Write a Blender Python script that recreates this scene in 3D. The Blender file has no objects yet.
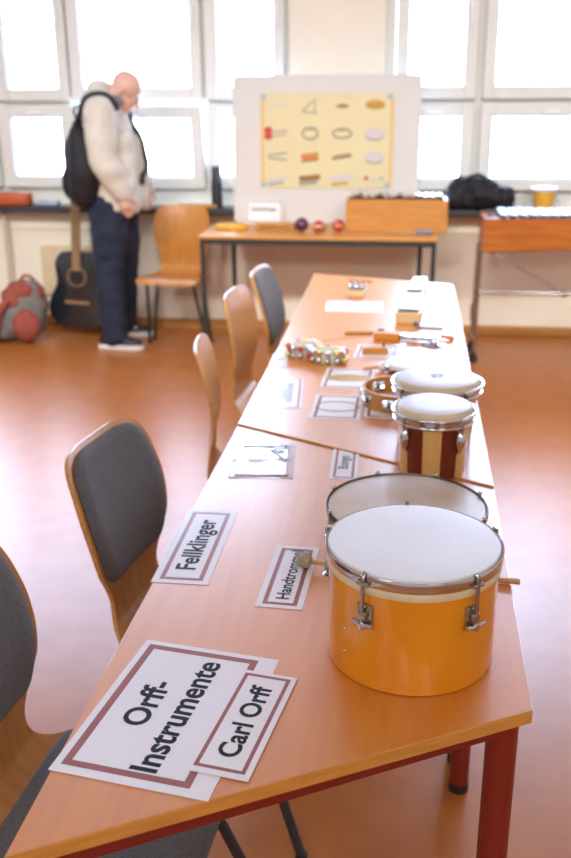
import bpy, bmesh, math, random
from mathutils import Vector, Matrix, noise
R = math.radians
PI = math.pi
random.seed(7)
SC = bpy.context.scene
COL = SC.collection

# ------------------------------------------------------------------ helpers
def link(o):
    COL.objects.link(o); return o

def thing(name, label, cat, loc=(0, 0, 0), rz=0.0, group=None, rot=None):
    o = bpy.data.objects.new(name, None); link(o)
    o.empty_display_size = .05
    o.location = loc
    o.rotation_euler = rot if rot else (0, 0, rz)
    tag(o, label, cat, group)
    return o

def tag(o, label, cat, group=None):
    o['label'] = label; o['category'] = cat
    if group: o['group'] = group
    return o

def obj(name, bm, mats, parent=None, smooth=None, loc=None, rot=None, recalc=True):
    if recalc: bmesh.ops.recalc_face_normals(bm, faces=bm.faces[:])
    me = bpy.data.meshes.new(name); bm.to_mesh(me); bm.free()
    if not isinstance(mats, (list, tuple)): mats = [mats]
    for m in mats: me.materials.append(m)
    if smooth is not None: sm(me, smooth)
    o = bpy.data.objects.new(name, me); link(o)
    if parent: o.parent = parent
    if loc: o.location = loc
    if rot: o.rotation_euler = rot
    return o

def sm(me, ang=35):
    for p in me.polygons: p.use_smooth = True
    me.set_sharp_from_angle(angle=R(ang))

def struct(o):
    o['kind'] = 'structure'; return o

def BM(): return bmesh.new()

def box(bm, x0, x1, y0, y1, z0, z1, bev=0, mi=0, M=None, seg=2):
    t = bmesh.new()
    bmesh.ops.create_cube(t, size=1)
    for v in t.verts:
        v.co = Vector((x0 + (v.co.x + .5) * (x1 - x0), y0 + (v.co.y + .5) * (y1 - y0), z0 + (v.co.z + .5) * (z1 - z0)))
    if bev: bmesh.ops.bevel(t, geom=t.edges[:], offset=bev, segments=seg, affect='EDGES', profile=.5)
    merge(bm, t, M, mi)

def merge(bm, t, M=None, mi=None):
    mp = {}
    for v in t.verts: mp[v] = bm.verts.new(M @ v.co if M else v.co)
    for f in t.faces:
        try:
            g = bm.faces.new([mp[v] for v in f.verts])
            g.material_index = f.material_index if mi is None else mi
        except ValueError: pass
    t.free()

def tube(bm, pts, r, n=10, mi=0, closed=False, caps=True, M=None):
    """swept circle; r number or list"""
    pts = [Vector(p) for p in pts]; N = len(pts)
    rs = r if isinstance(r, (list, tuple)) else [r] * N
    T = []
    for i in range(N):
        a = pts[(i - 1) % N] if (closed or i > 0) else pts[i]
        b = pts[(i + 1) % N] if (closed or i < N - 1) else pts[i]
        T.append((b - a).normalized())
    up = Vector((0, 0, 1)) if abs(T[0].z) < .9 else Vector((1, 0, 0))
    nrm = (up - T[0] * up.dot(T[0])).normalized()
    rings = []
    for i in range(N):
        nrm = (nrm - T[i] * nrm.dot(T[i])).normalized()
        bi = T[i].cross(nrm)
        ring = []
        for k in range(n):
            a = 2 * PI * k / n
            p = pts[i] + (nrm * math.cos(a) + bi * math.sin(a)) * rs[i]
            ring.append(bm.verts.new(M @ p if M else p))
        rings.append(ring)
    for i in range(N if closed else N - 1):
        A, B = rings[i], rings[(i + 1) % N]
        for k in range(n):
            f = bm.faces.new((A[k], A[(k + 1) % n], B[(k + 1) % n], B[k])); f.material_index = mi
    if caps and not closed:
        bm.faces.new(rings[0][::-1]).material_index = mi
        bm.faces.new(rings[-1]).material_index = mi

def lathe(bm, prof, n=48, c=(0, 0, 0), mi=0, cap0=True, cap1=True, a0=0, M=None, mif=None):
    """profile of (r,z) rotated about z; mif(k)-> material of column k"""
    rings = []
    for (r, z) in prof:
        ring = []
        if r < 1e-6:
            p = Vector((c[0], c[1], c[2] + z)); ring = [bm.verts.new(M @ p if M else p)]
        else:
            for k in range(n):
                a = a0 + 2 * PI * k / n
                p = Vector((c[0] + r * math.cos(a), c[1] + r * math.sin(a), c[2] + z))
                ring.append(bm.verts.new(M @ p if M else p))
        rings.append(ring)
    for A, B in zip(rings, rings[1:]):
        for k in range(n):
            q = (k + 1) % n
            if len(A) == 1 and len(B) == 1: continue
            if len(A) == 1: vs = (A[0], B[q], B[k])
            elif len(B) == 1: vs = (A[k], A[q], B[0])
            else: vs = (A[k], A[q], B[q], B[k])
            bm.faces.new(vs).material_index = mif(k) if mif else mi
    if cap0 and len(rings[0]) > 2: bm.faces.new(rings[0][::-1]).material_index = mi
    if cap1 and len(rings[-1]) > 2: bm.faces.new(rings[-1]).material_index = mi

def ball(bm, c, r, mi=0, u=16, v=10, M=None):
    """ellipsoid; r number or triple"""
    if not isinstance(r, (list, tuple)): r = (r, r, r)
    t = bmesh.new(); bmesh.ops.create_uvsphere(t, u_segments=u, v_segments=v, radius=1)
    for w in t.verts:
        w.co = Vector((w.co.x * r[0], w.co.y * r[1], w.co.z * r[2]))
        if M: w.co = M @ w.co
        w.co += Vector(c)
    merge(bm, t, None, mi)

def prism(bm, poly, z0, z1, mi=0, M=None, bev=0):
    t = bmesh.new()
    a = [t.verts.new((p[0], p[1], z0)) for p in poly]; b = [t.verts.new((p[0], p[1], z1)) for p in poly]
    n = len(poly)
    t.faces.new(a[::-1]); t.faces.new(b)
    for k in range(n): t.faces.new((a[k], a[(k + 1) % n], b[(k + 1) % n], b[k]))
    bmesh.ops.recalc_face_normals(t, faces=t.faces[:])
    if bev: bmesh.ops.bevel(t, geom=t.edges[:], offset=bev, segments=2, affect='EDGES', profile=.5)
    merge(bm, t, M, mi)

def cat(pts, n):
    """Catmull-Rom through points (tuples of any length), n samples"""
    m = len(pts); out = []
    for i in range(n):
        t = i / (n - 1) * (m - 1); k = min(int(t), m - 2); u = t - k
        p0 = pts[max(k - 1, 0)]; p1 = pts[k]; p2 = pts[k + 1]; p3 = pts[min(k + 2, m - 1)]
        out.append(tuple(.5 * (2 * b + (c - a) * u + (2 * a - 5 * b + 4 * c - d) * u * u + (3 * b - a - 3 * c + d) * u ** 3)
                         for a, b, c, d in zip(p0, p1, p2, p3)))
    return out

def frame_xy(bm, x0, x1, y0, y1, w, z0, z1, mi=0, ws=None):
    """rectangular ring lying in xy"""
    l, r, b, t = ws if ws else (w, w, w, w)
    box(bm, x0, x0 + l, y0, y1, z0, z1, 0, mi); box(bm, x1 - r, x1, y0, y1, z0, z1, 0, mi)
    box(bm, x0 + l, x1 - r, y0, y0 + b, z0, z1, 0, mi); box(bm, x0 + l, x1 - r, y1 - t, y1, z0, z1, 0, mi)

def frame_xz(bm, x0, x1, z0, z1, w, y0, y1, mi=0, bev=.004):
    box(bm, x0, x0 + w, y0, y1, z0, z1, bev, mi); box(bm, x1 - w, x1, y0, y1, z0, z1, bev, mi)
    box(bm, x0 + w * .98, x1 - w * .98, y0 + .001, y1 - .001, z0, z0 + w, bev, mi); box(bm, x0 + w * .98, x1 - w * .98, y0 + .001, y1 - .001, z1 - w, z1, bev, mi)

def remesh(o, voxel, smooth=2, lap=0.6):
    m = o.modifiers.new('r', 'REMESH'); m.mode = 'VOXEL'; m.voxel_size = voxel
    s = o.modifiers.new('s', 'SMOOTH'); s.iterations = smooth; s.factor = lap
    dg = bpy.context.evaluated_depsgraph_get()
    me = bpy.data.meshes.new_from_object(o.evaluated_get(dg))
    o.modifiers.clear(); old = o.data; me.name = old.name
    o.data = me; bpy.data.meshes.remove(old)
    for p in me.polygons: p.use_smooth = True
    return o

def limb(bm, pts, rs, n=14, flat=1.0, mi=0):
    """rounded tapered limb with ball ends"""
    k = (len(pts) - 1) * 5 + 1
    c = cat([tuple(p) + (r,) for p, r in zip(pts, rs)], k)
    tube(bm, [q[:3] for q in c], [q[3] for q in c], n, mi)
    ball(bm, pts[0], rs[0], mi); ball(bm, pts[-1], rs[-1], mi)

# ------------------------------------------------------------------ materials
def mat(name, col, rough=.5, metal=0., spec=.5, var=0., vs=20., col2=None, bump=0., bs=80., coat=0., stretch=None, sheen=0.):
    m = bpy.data.materials.new(name); m.use_nodes = True
    nt = m.node_tree; b = nt.nodes['Principled BSDF']
    b.inputs['Base Color'].default_value = (*col, 1); b.inputs['Roughness'].default_value = rough
    b.inputs['Metallic'].default_value = metal; b.inputs['Specular IOR Level'].default_value = spec
    b.inputs['Coat Weight'].default_value = coat; b.inputs['Coat Roughness'].default_value = .08
    if sheen: b.inputs['Sheen Weight'].default_value = sheen
    tc = nt.nodes.new('ShaderNodeTexCoord'); mp = nt.nodes.new('ShaderNodeMapping')
    nt.links.new(tc.outputs['Object'], mp.inputs['Vector'])
    if stretch: mp.inputs['Scale'].default_value = stretch
    if var:
        n = nt.nodes.new('ShaderNodeTexNoise'); n.inputs['Scale'].default_value = vs; n.inputs['Detail'].default_value = 4
        nt.links.new(mp.outputs[0], n.inputs['Vector'])
        r = nt.nodes.new('ShaderNodeValToRGB')
        c2 = col2 if col2 else tuple(c * (1 - var) for c in col)
        r.color_ramp.elements[0].position = .32; r.color_ramp.elements[1].position = .68
        r.color_ramp.elements[0].color = (*c2, 1); r.color_ramp.elements[1].color = (*col, 1)
        nt.links.new(n.outputs['Fac'], r.inputs['Fac']); nt.links.new(r.outputs[0], b.inputs['Base Color'])
    if bump:
        n = nt.nodes.new('ShaderNodeTexNoise'); n.inputs['Scale'].default_value = bs; n.inputs['Detail'].default_value = 3
        nt.links.new(mp.outputs[0], n.inputs['Vector'])
        bp = nt.nodes.new('ShaderNodeBump'); bp.inputs['Strength'].default_value = bump; bp.inputs['Distance'].default_value = .01
        nt.links.new(n.outputs['Fac'], bp.inputs['Height']); nt.links.new(bp.outputs[0], b.inputs['Normal'])
    return m

M = {}
M['floor'] = mat('linoleum', (.50, .172, .038), .32, spec=.50, var=.20, vs=9, col2=(.44, .142, .030), bump=.012, bs=6)
M['wall'] = mat('wall_paint', (.90, .86, .75), .7, var=.04, vs=3)
M['wallw'] = mat('pillar_paint', (.90, .845, .72), .7, var=.04, vs=3)
M['ceil'] = mat('ceiling_paint', (.85, .83, .80), .9)
M['frame'] = mat('window_white', (.76, .77, .735), .4, var=.03, vs=5)
M['handle'] = mat('handle_white', (.92, .92, .92), .2)
M['seal'] = mat('window_seal', (.30, .30, .32), .6)
M['sill'] = mat('sill_stone', (.045, .048, .06), .35, var=.4, vs=60)
M['skirt'] = mat('skirting_wood', (.52, .25, .07), .4, var=.25, vs=6, stretch=(1, 8, 8))
M['desk'] = mat('table_laminate', (.64, .225, .020), .34, spec=1.0, var=.10, vs=5, col2=(.58, .19, .016), stretch=(12, 1.2, 1), bump=.006, bs=14, coat=.5)
for n_ in M['desk'].node_tree.nodes:
    if n_.type == 'BSDF_PRINCIPLED': n_.inputs['Coat Roughness'].default_value = .30; n_.inputs['Coat IOR'].default_value = 1.5
M['deskedge'] = mat('table_edge_beech', (.70, .31, .065), .35, var=.18, vs=8, stretch=(2, 2, 20))
M['red'] = mat('red_steel', (.22, .020, .012), .35, spec=.5, var=.08, vs=12)
M['black'] = mat('black_plastic', (.015, .015, .017), .45)
M['dsteel'] = mat('dark_steel', (.03, .032, .036), .4, spec=.5)
M['ply'] = mat('beech_plywood', (.60, .27, .062), .32, var=.22, vs=7, col2=(.50, .20, .04), stretch=(1.2, 7, 1.2))
M['plye'] = mat('plywood_edge', (.68, .34, .10), .35, var=.3, vs=90, stretch=(1, 1, 1))
M['fab'] = mat('charcoal_weave', (.15, .143, .14), .95, spec=.2, var=.35, vs=260, bump=.35, bs=420, sheen=.15)
M['drum'] = mat('honey_maple', (.80, .30, .012), .22, var=.14, vs=4, col2=(.70, .235, .008), stretch=(2, 2, .7), coat=.5)
M['cream'] = mat('cream_hide', (.76, .62, .40), .5, var=.12, vs=20)
M['skin_head'] = mat('drum_skin', (.74, .735, .75), .45, var=.05, vs=9, col2=(.70, .68, .67))
M['clear'] = mat('old_drum_skin', (.60, .535, .47), .33, var=.5, vs=7, col2=(.47, .33, .21))
M['chrome'] = mat('chrome', (.62, .62, .64), .10, metal=1)
M['nickel'] = mat('worn_nickel', (.48, .46, .43), .25, metal=1, var=.2, vs=40)
M['bead'] = mat('dark_hoop', (.10, .085, .07), .3, metal=.8)
M['ltwood'] = mat('light_stave', (.70, .42, .15), .25, var=.18, vs=9, stretch=(4, 4, .6), coat=.4)
M['dkwood'] = mat('mahogany_stave', (.16, .018, .010), .2, var=.25, vs=9, stretch=(4, 4, .6), coat=.5)
M['paper'] = mat('laminated_paper', (.80, .79, .83), .20, spec=.5, bump=.01, bs=16)
M['mauve'] = mat('mauve_print', (.33, .115, .105), .22, var=.12, vs=40)
M['ink'] = mat('black_print', (.010, .010, .012), .6, spec=.12)
M['foil'] = mat('wavy_laminate', (.72, .74, .80), .07, spec=1.0, bump=.12, bs=14, coat=1.0)
M['tanprint'] = mat('tan_print', (.52, .33, .15), .25, var=.2, vs=30)
M['greyprint'] = mat('grey_print', (.30, .29, .31), .25)
M['stick'] = mat('birch_stick', (.62, .36, .13), .4, var=.2, vs=20, stretch=(1, 8, 8))
M['felt'] = mat('felt_head', (.52, .46, .35), .95, var=.35, vs=120, bump=.5, bs=200)
M['orwood'] = mat('orange_wood', (.62, .24, .03), .3, var=.2, vs=14, coat=.3)
M['tamb'] = mat('tambourine_wood', (.60, .26, .035), .28, var=.2, vs=14, coat=.3)
M['gold'] = mat('brass', (.75, .50, .14), .2, metal=1)
M['strap'] = mat('pale_green_strap', (.72, .76, .62), .7)
M['redbell'] = mat('red_bell', (.55, .06, .03), .25, coat=.5)
M['bluebar'] = mat('pale_blue_bar', (.42, .55, .72), .35, metal=.6)
M['boxwood'] = mat('pale_box_wood', (.68, .50, .28), .4, var=.15, vs=15)
M['board'] = mat('display_board', (.70, .69, .68), .6, var=.03, vs=4)
M['poster'] = mat('yellow_poster', (.74, .66, .38), .45, var=.05, vs=6)
M['pborder'] = mat('poster_border', (.74, .50, .22), .45)
M['pwhite'] = mat('print_white', (.62, .58, .58), .5); M['pgrey'] = mat('print_grey', (.33, .32, .27), .5)
M['pred'] = mat('print_red', (.55, .05, .03), .5); M['pbrown'] = mat('print_brown', (.30, .14, .05), .5)
M['porange'] = mat('print_orange', (.60, .22, .03), .5); M['pgold'] = mat('print_gold', (.55, .34, .02), .5)
M['pblue'] = mat('print_blue', (.35, .48, .58), .5)
M['xylo'] = mat('xylophone_wood', (.62, .27, .055), .35, var=.18, vs=8, stretch=(1.2, 6, 6))
M['xylor'] = mat('reddish_case_wood', (.52, .17, .03), .33, var=.4, vs=6, col2=(.36, .10, .018), stretch=(1, 7, 7))
M['rust'] = mat('rust_case', (.50, .10, .022), .45, var=.15, vs=12)
M['purple'] = mat('purple_gloss', (.10, .015, .07), .2, coat=.5)
M['rball'] = mat('red_gloss', (.50, .035, .03), .2, coat=.5)
M['yellow'] = mat('yellow_cloth', (.80, .45, .04), .7, var=.12, vs=20)
M['bluegrey'] = mat('blue_grey_rubber', (.22, .24, .32), .6)
M['bagblack'] = mat('black_nylon', (.010, .009, .016), .7, var=.4, vs=30, bump=.3, bs=40)
M['denim'] = mat('dark_denim', (.018, .030, .068), .85, var=.45, vs=12, bump=.25, bs=30)
M['jacket'] = mat('cream_jacket', (.68, .64, .57), .85, var=.10, vs=14, bump=.35, bs=22)
M['flesh'] = mat('skin', (.74, .45, .36), .45, var=.08, vs=25)
M['hair'] = mat('grey_stubble', (.36, .31, .28), .8)
M['shoe'] = mat('black_shoe', (.02, .02, .023), .5); M['sole'] = mat('white_sole', (.75, .74, .74), .5)
M['guitar'] = mat('black_guitar', (.016, .02, .026), .16, coat=.6)
M['fret'] = mat('rosewood', (.34, .20, .09), .4, var=.2, vs=20)
M['bagred'] = mat('coral_fabric', (.36, .085, .06), .85, var=.25, vs=18, bump=.3, bs=40)
M['baggrey'] = mat('grey_fabric', (.22, .215, .21), .85, var=.2, vs=18, bump=.3, bs=40)
M['pipe'] = mat('pipe_paint', (.66, .58, .47), .5)
M['eye'] = mat('eye_white', (.7, .7, .7), .2); M['stone'] = mat('facade', (.6, .6, .6), .8)

def glass_mat():
    m = bpy.data.materials.new('window_glass'); m.use_nodes = True; nt = m.node_tree
    nt.nodes.clear()
    o = nt.nodes.new('ShaderNodeOutputMaterial'); mx = nt.nodes.new('ShaderNodeMixShader')
    t = nt.nodes.new('ShaderNodeBsdfTransparent'); g = nt.nodes.new('ShaderNodeBsdfGlossy'); g.inputs['Roughness'].default_value = .02
    f = nt.nodes.new('ShaderNodeFresnel'); f.inputs['IOR'].default_value = 1.35
    nt.links.new(f.outputs[0], mx.inputs[0]); nt.links.new(t.outputs[0], mx.inputs[1]); nt.links.new(g.outputs[0], mx.inputs[2])
    nt.links.new(mx.outputs[0], o.inputs['Surface'])
    return m
M['glass'] = glass_mat()

# ------------------------------------------------------------------ camera
YAW, PIT, ROL, FPX = R(7.49372), R(19.84987), R(-.3652), 949.02
fw = Vector((-math.sin(YAW) * math.cos(PIT), math.cos(YAW) * math.cos(PIT), -math.sin(PIT)))
r0 = Vector((math.cos(YAW), math.sin(YAW), 0)); u0 = r0.cross(fw)
rr = r0 * math.cos(ROL) + u0 * math.sin(ROL); uu = u0 * math.cos(ROL) - r0 * math.sin(ROL)
cam = bpy.data.cameras.new('camera'); co = bpy.data.objects.new('camera', cam); link(co)
co.matrix_world = Matrix(((rr.x, uu.x, -fw.x, 0), (rr.y, uu.y, -fw.y, 0), (rr.z, uu.z, -fw.z, 1.55), (0, 0, 0, 1)))
cam.sensor_fit = 'VERTICAL'; cam.sensor_height = 36; cam.lens = FPX / 858 * 36; cam.clip_start = .05
cam.dof.use_dof = True; cam.dof.focus_distance = 1.36; cam.dof.aperture_fstop = 4.6
SC.camera = co

# ------------------------------------------------------------------ room
WY = 6.21
XL, XR, YB, ZC = -4.6, 3.6, -3.6, 3.25
b = BM(); box(b, XL - .2, XR + .2, YB - .2, WY + .25, -.12, 0); struct(obj('floor', b, M['floor']))
b = BM(); box(b, XL - .2, XR + .2, YB - .2, WY + .25, ZC, ZC + .12); struct(obj('ceiling', b, M['ceil']))
b = BM(); box(b, XL - .2, XL, YB - .2, WY + .25, 0, ZC); struct(obj('wall_left', b, M['wall']))
b = BM(); box(b, XR, XR + .2, YB - .2, WY + .25, 0, ZC); struct(obj('wall_right', b, M['wall']))
b = BM(); box(b, XL, XR, YB - .2, YB, 0, ZC); struct(obj('wall_rear', b, M['wall']))
# window wall: parapet, pillar, end pieces, lintel, as one wall
PX0, PX1 = -.775, -.19
b = BM()
box(b, XL, XR, WY, WY + .25, 0, .83)
box(b, XL, XR, WY, WY + .25, 2.75, ZC)
box(b, PX0, PX1, WY - .0, WY + .25, .83, 2.75)
box(b, XL, -4.2, WY, WY + .25, .83, 2.75); box(b, 3.2, XR, WY, WY + .25, .83, 2.75)
struct(obj('wall_window_side', b, M['wallw']))
b = BM(); box(b, XL, XR, WY - .018, WY, 0, .068, .004); struct(obj('baseboard_back', b, M['skirt']))
b = BM(); box(b, XL, XR, WY - .17, WY + .02, .785, .822, .006); struct(obj('trim_1', b, M['sill'])); 
# panel joints of the parapet cladding
b = BM()
for x in (-3.3, -2.05, -.86, .33, 1.5, 2.6): box(b, x - .003, x + .003, WY - .006, WY + .001, .07, .785)
box(b, XL, XR, WY - .012, WY, .655, .675, .003)
struct(obj('trim_2', b, M['wall']))
b = BM(); box(b, -2.47, -2.0, WY - .06, WY, .22, .55, .01); struct(obj('trim_3', b, M['cream']))
b = BM(); tube(b, [(-2.69, WY - .08, 0), (-2.69, WY - .08, .785)], .014, 12); struct(obj('trim_4', b, M['pipe'], smooth=40))

def window(n, x0, x1, cols, zlo=.83, zhi=2.75, tilt=()):
    """outer frame mesh; children mullion, transom, sash (> pane, handle)"""
    y0, y1 = WY + .06, WY + .13
    b = BM(); frame_xz(b, x0, x1, zlo, zhi, .06, y0, y1); box(b, x0 + .03, x1 - .03, y0 + .002, y1 - .002, zlo, .935)
    w = struct(obj('window_%d' % n, b, M['frame']))
    b = BM(); box(b, x0 + .05, x1 - .05, y0, y1, 1.42, 1.475, .003); obj('transom', b, M['frame'], w)
    for (a, c), (d, e) in zip(cols, cols[1:]):
        b = BM(); box(b, (c + d) / 2 - .022, (c + d) / 2 + .022, y0 - .004, y1, zlo + .05, zhi - .05, .003); obj('mullion', b, M['frame'], w)
    for i, (a, c) in enumerate(cols):
        a += .015; c -= .015
        for k, (z0, z1) in enumerate(((1.003, 1.367), (1.545, 2.62))):
            rw = .076
            b = BM(); frame_xz(b, a - rw, c + rw, z0 - rw, z1 + rw, rw, -.035, .03, 0, .008)
            s = obj('sash', b, M['frame'], w)
            b = BM(); box(b, a - .004, c + .004, -.004, .004, z0 - .004, z1 + .004); obj('pane', b, M['glass'], s)
            b = BM(); frame_xz(b, a - .003, c + .003, z0 - .003, z1 + .003, .006, -.012, .012, 0, .001); obj('seal', b, M['seal'], s)
            b = BM(); hx = (a + c) / 2
            if k == 0:
                box(b, hx - .045, hx + .045, -.062, -.047, z1 + .02, z1 + .04, .004); box(b, hx - .03, hx + .0, -.052, -.033, z1 + .018, z1 + .042, .003)
            else:
                box(b, c + .02, c + .04, -.062, -.047, z0 + .35, z0 + .47, .004); box(b, c + .018, c + .042, -.052, -.033, z0 + .42, z0 + .48, .003)
            obj('handle', b, M['handle'], s)
            s.location = (0, y0 - .02, 0)
            if k == 0 and i in tilt:
                zb = z0 - rw
                s.matrix_local = Matrix.Translation((0, y0 - .02, zb)) @ Matrix.Rotation(R(7.5), 4, 'X') @ Matrix.Translation((0, 0, -zb))
    return w
window(1, -4.2, PX0, [(-4.05, -3.62), (-3.46, -2.78), (-2.628, -2.262), (-2.126, -1.396), (-1.249, -.869)], tilt=(3,))
window(2, PX1, 3.2, [(-.066, .301), (.462, 1.19), (1.34, 1.71), (1.87, 2.6), (2.75, 3.06)])

# ------------------------------------------------------------------ tables
TZ, TZ2 = .75, .754
def trapezoid(poly, tz, label, legs):
    x = sum(p[0] for p in poly) / 4; y = sum(p[1] for p in poly) / 4
    t = thing('school_table', label, 'table', (x, y, 0), 0, 'trapezoid school tables pushed into a row')
    L = [(p[0] - x, p[1] - y) for p in poly]
    b = BM(); prism(b, L, tz - .021, tz, 0, None, .0015)
    for f in b.faces:
        f.normal_update()
        if abs(f.normal.z) < .7: f.material_index = 1
    obj('tabletop', b, [M['desk'], M['deskedge']], t)
    b = BM(); I = [(p[0] * .90, p[1] * .93) for p in L]
    for p, q in zip(I, I[1:] + I[:1]):
        p = Vector((*p, 0)); q = Vector((*q, 0)); d = (q - p).normalized(); n = Vector((-d.y, d.x, 0)) * .011
        v = [b.verts.new(Vector((c.x, c.y, z))) for z in (tz - .054, tz - .0215) for c in (p - n - d * .011, q - n + d * .011, q + n + d * .011, p + n - d * .011)]
        for f in ((0, 1, 2, 3), (7, 6, 5, 4), (0, 4, 5, 1), (1, 5, 6, 2), (2, 6, 7, 3), (3, 7, 4, 0)): b.faces.new([v[k] for k in f])
    obj('frame', b, M['red'], t)
    for p in I:
        c = Vector((p[0] * .985, p[1] * .985, 0))
        b = BM(); tube(b, [c + Vector((0, 0, .02)), c + Vector((0, 0, tz - .022))], .0225, 24); g = obj('leg', b, M['red'], t, 40)
        b = BM(); tube(b, [c, c + Vector((0, 0, .022))], .0235, 24); obj('foot_cap', b, M['black'], g, 40)
    return t
trapezoid([(-.420, .778), (.19, 1.117), (.195, 1.876), (-.412, 2.205)], TZ, 'orange wood-look trapezoid table nearest the camera, big title sheet and large drum on it', None)
trapezoid([(-.412, 2.213), (.195, 1.883), (.193, 3.318), (-.412, 2.965)], TZ2, 'middle trapezoid table of the row, carrying the bongos and tambourine', None)
trapezoid([(-.412, 2.972), (.193, 3.325), (.189, 4.068), (-.425, 4.26)], TZ2, 'farthest trapezoid table of the row, carrying the chime bars', None)

# ------------------------------------------------------------------ chairs
PATH = cat([(.222, .418), (.212, .436), (.17, .446), (.06, .440), (-.08, .430), (-.105, .435), (-.138, .462), (-.150, .515), (-.154, .58), (-.163, .65), (-.180, .72), (-.202, .79), (-.227, .85)], 73)
WID = [(0, .34), (.03, .37), (.10, .395), (.30, .395), (.40, .36), (.46, .29), (.52, .238), (.58, .225), (.63, .262), (.70, .34), (.80, .372), (.88, .362), (.94, .335), (.975, .285), (.992, .22), (1, .15)]
WID_BARE = [(s_, max(w_, .305) if .42 < s_ < .72 else w_) for s_, w_ in WID]
WID_PAD = WID
LEAN = [0.0]
def width(s):
    n = len(WID)
    for i in range(n - 1):
        (a, w), (c, v) = WID[i], WID[i + 1]
        if s <= c:
            h = c - a; t = (s - a) / h
            m0 = (v - WID[i - 1][1]) / (c - WID[i - 1][0]) if i else (v - w) / h
            m1 = (WID[i + 2][1] - w) / (WID[i + 2][0] - a) if i + 2 < n else (v - w) / h
            return (2 * t ** 3 - 3 * t * t + 1) * w + (t ** 3 - 2 * t * t + t) * h * m0 + (3 * t * t - 2 * t ** 3) * v + (t ** 3 - t * t) * h * m1
    return WID[-1][1]
def path_at(s):
    t = s * (len(PATH) - 1); k = min(int(t), len(PATH) - 2); u = t - k
    a = Vector((PATH[k][0], 0, PATH[k][1])); c = Vector((PATH[k + 1][0], 0, PATH[k + 1][1]))
    p = a.lerp(c, u); d = (c - a).normalized(); k_ = LEAN[0]
    if k_ and t > 20 and p.z > .47: p.x += k_ * (p.z - .47); d = Vector((d.x + k_ * d.z, 0, d.z)).normalized()
    return p, d
def curl(s, y):
    """lateral dish of the back"""
    k = max(0, min(1, (s - .55) / .15))
    return k * .55 * y * y
def sheet(bm, s0, s1, inset, d0, d1, ns=60, ny=12, puff=False, wf=None):
    """grid following the shell between s0,s1; offset d0 (under) .. d1 (over) along the sitter-side normal"""
    top, bot = [], []
    for i in range(ns + 1):
        s = s0 + (s1 - s0) * i / ns
        p, t = path_at(s); n = Vector((t.z, 0, -t.x))        # towards sitter / up
        if n.z < -.01 and s < .4: n = -n
        w = (wf(s) if wf else width(s)) / 2 - inset
        ra, rb = [], []
        for j in range(ny + 1):
            v = -1 + 2 * j / ny; y = v * max(w, .01)
            e = 1.0
            if puff:
                ed = min(min(i, ns - i) / 3.0, 1); ev = min((1 - abs(v)) * ny / 2 / 1.2, 1)
                e = (1 - (1 - ed) ** 2) * .6 + .4; e *= (1 - (1 - ev) ** 2) * .6 + .4
                if ed == 0 or ev == 0: e = .25
            q = p + n * curl(s, y) + Vector((0, y, 0))
            ra.append(bm.verts.new(q + n * (d0 + (d1 - d0) * e))); rb.append(bm.verts.new(q + n * d0))
        top.append(ra); bot.append(rb)
    for i in range(ns):
        for j in range(ny):
            bm.faces.new((top[i][j], top[i][j + 1], top[i + 1][j + 1], top[i + 1][j]))
            bm.faces.new((bot[i][j], bot[i + 1][j], bot[i + 1][j + 1], bot[i][j + 1]))
    E = []
    for i in range(ns):
        E.append(bm.faces.new((top[i][0], top[i + 1][0], bot[i + 1][0], bot[i][0])))
        E.append(bm.faces.new((top[i][ny], bot[i][ny], bot[i + 1][ny], top[i + 1][ny])))
    for j in range(ny):
        E.append(bm.faces.new((top[0][j], bot[0][j], bot[0][j + 1], top[0][j + 1])))
        E.append(bm.faces.new((top[ns][j], top[ns][j + 1], bot[ns][j + 1], bot[ns][j])))
    for f in E: f.material_index = 1 if not puff else 0

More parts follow.
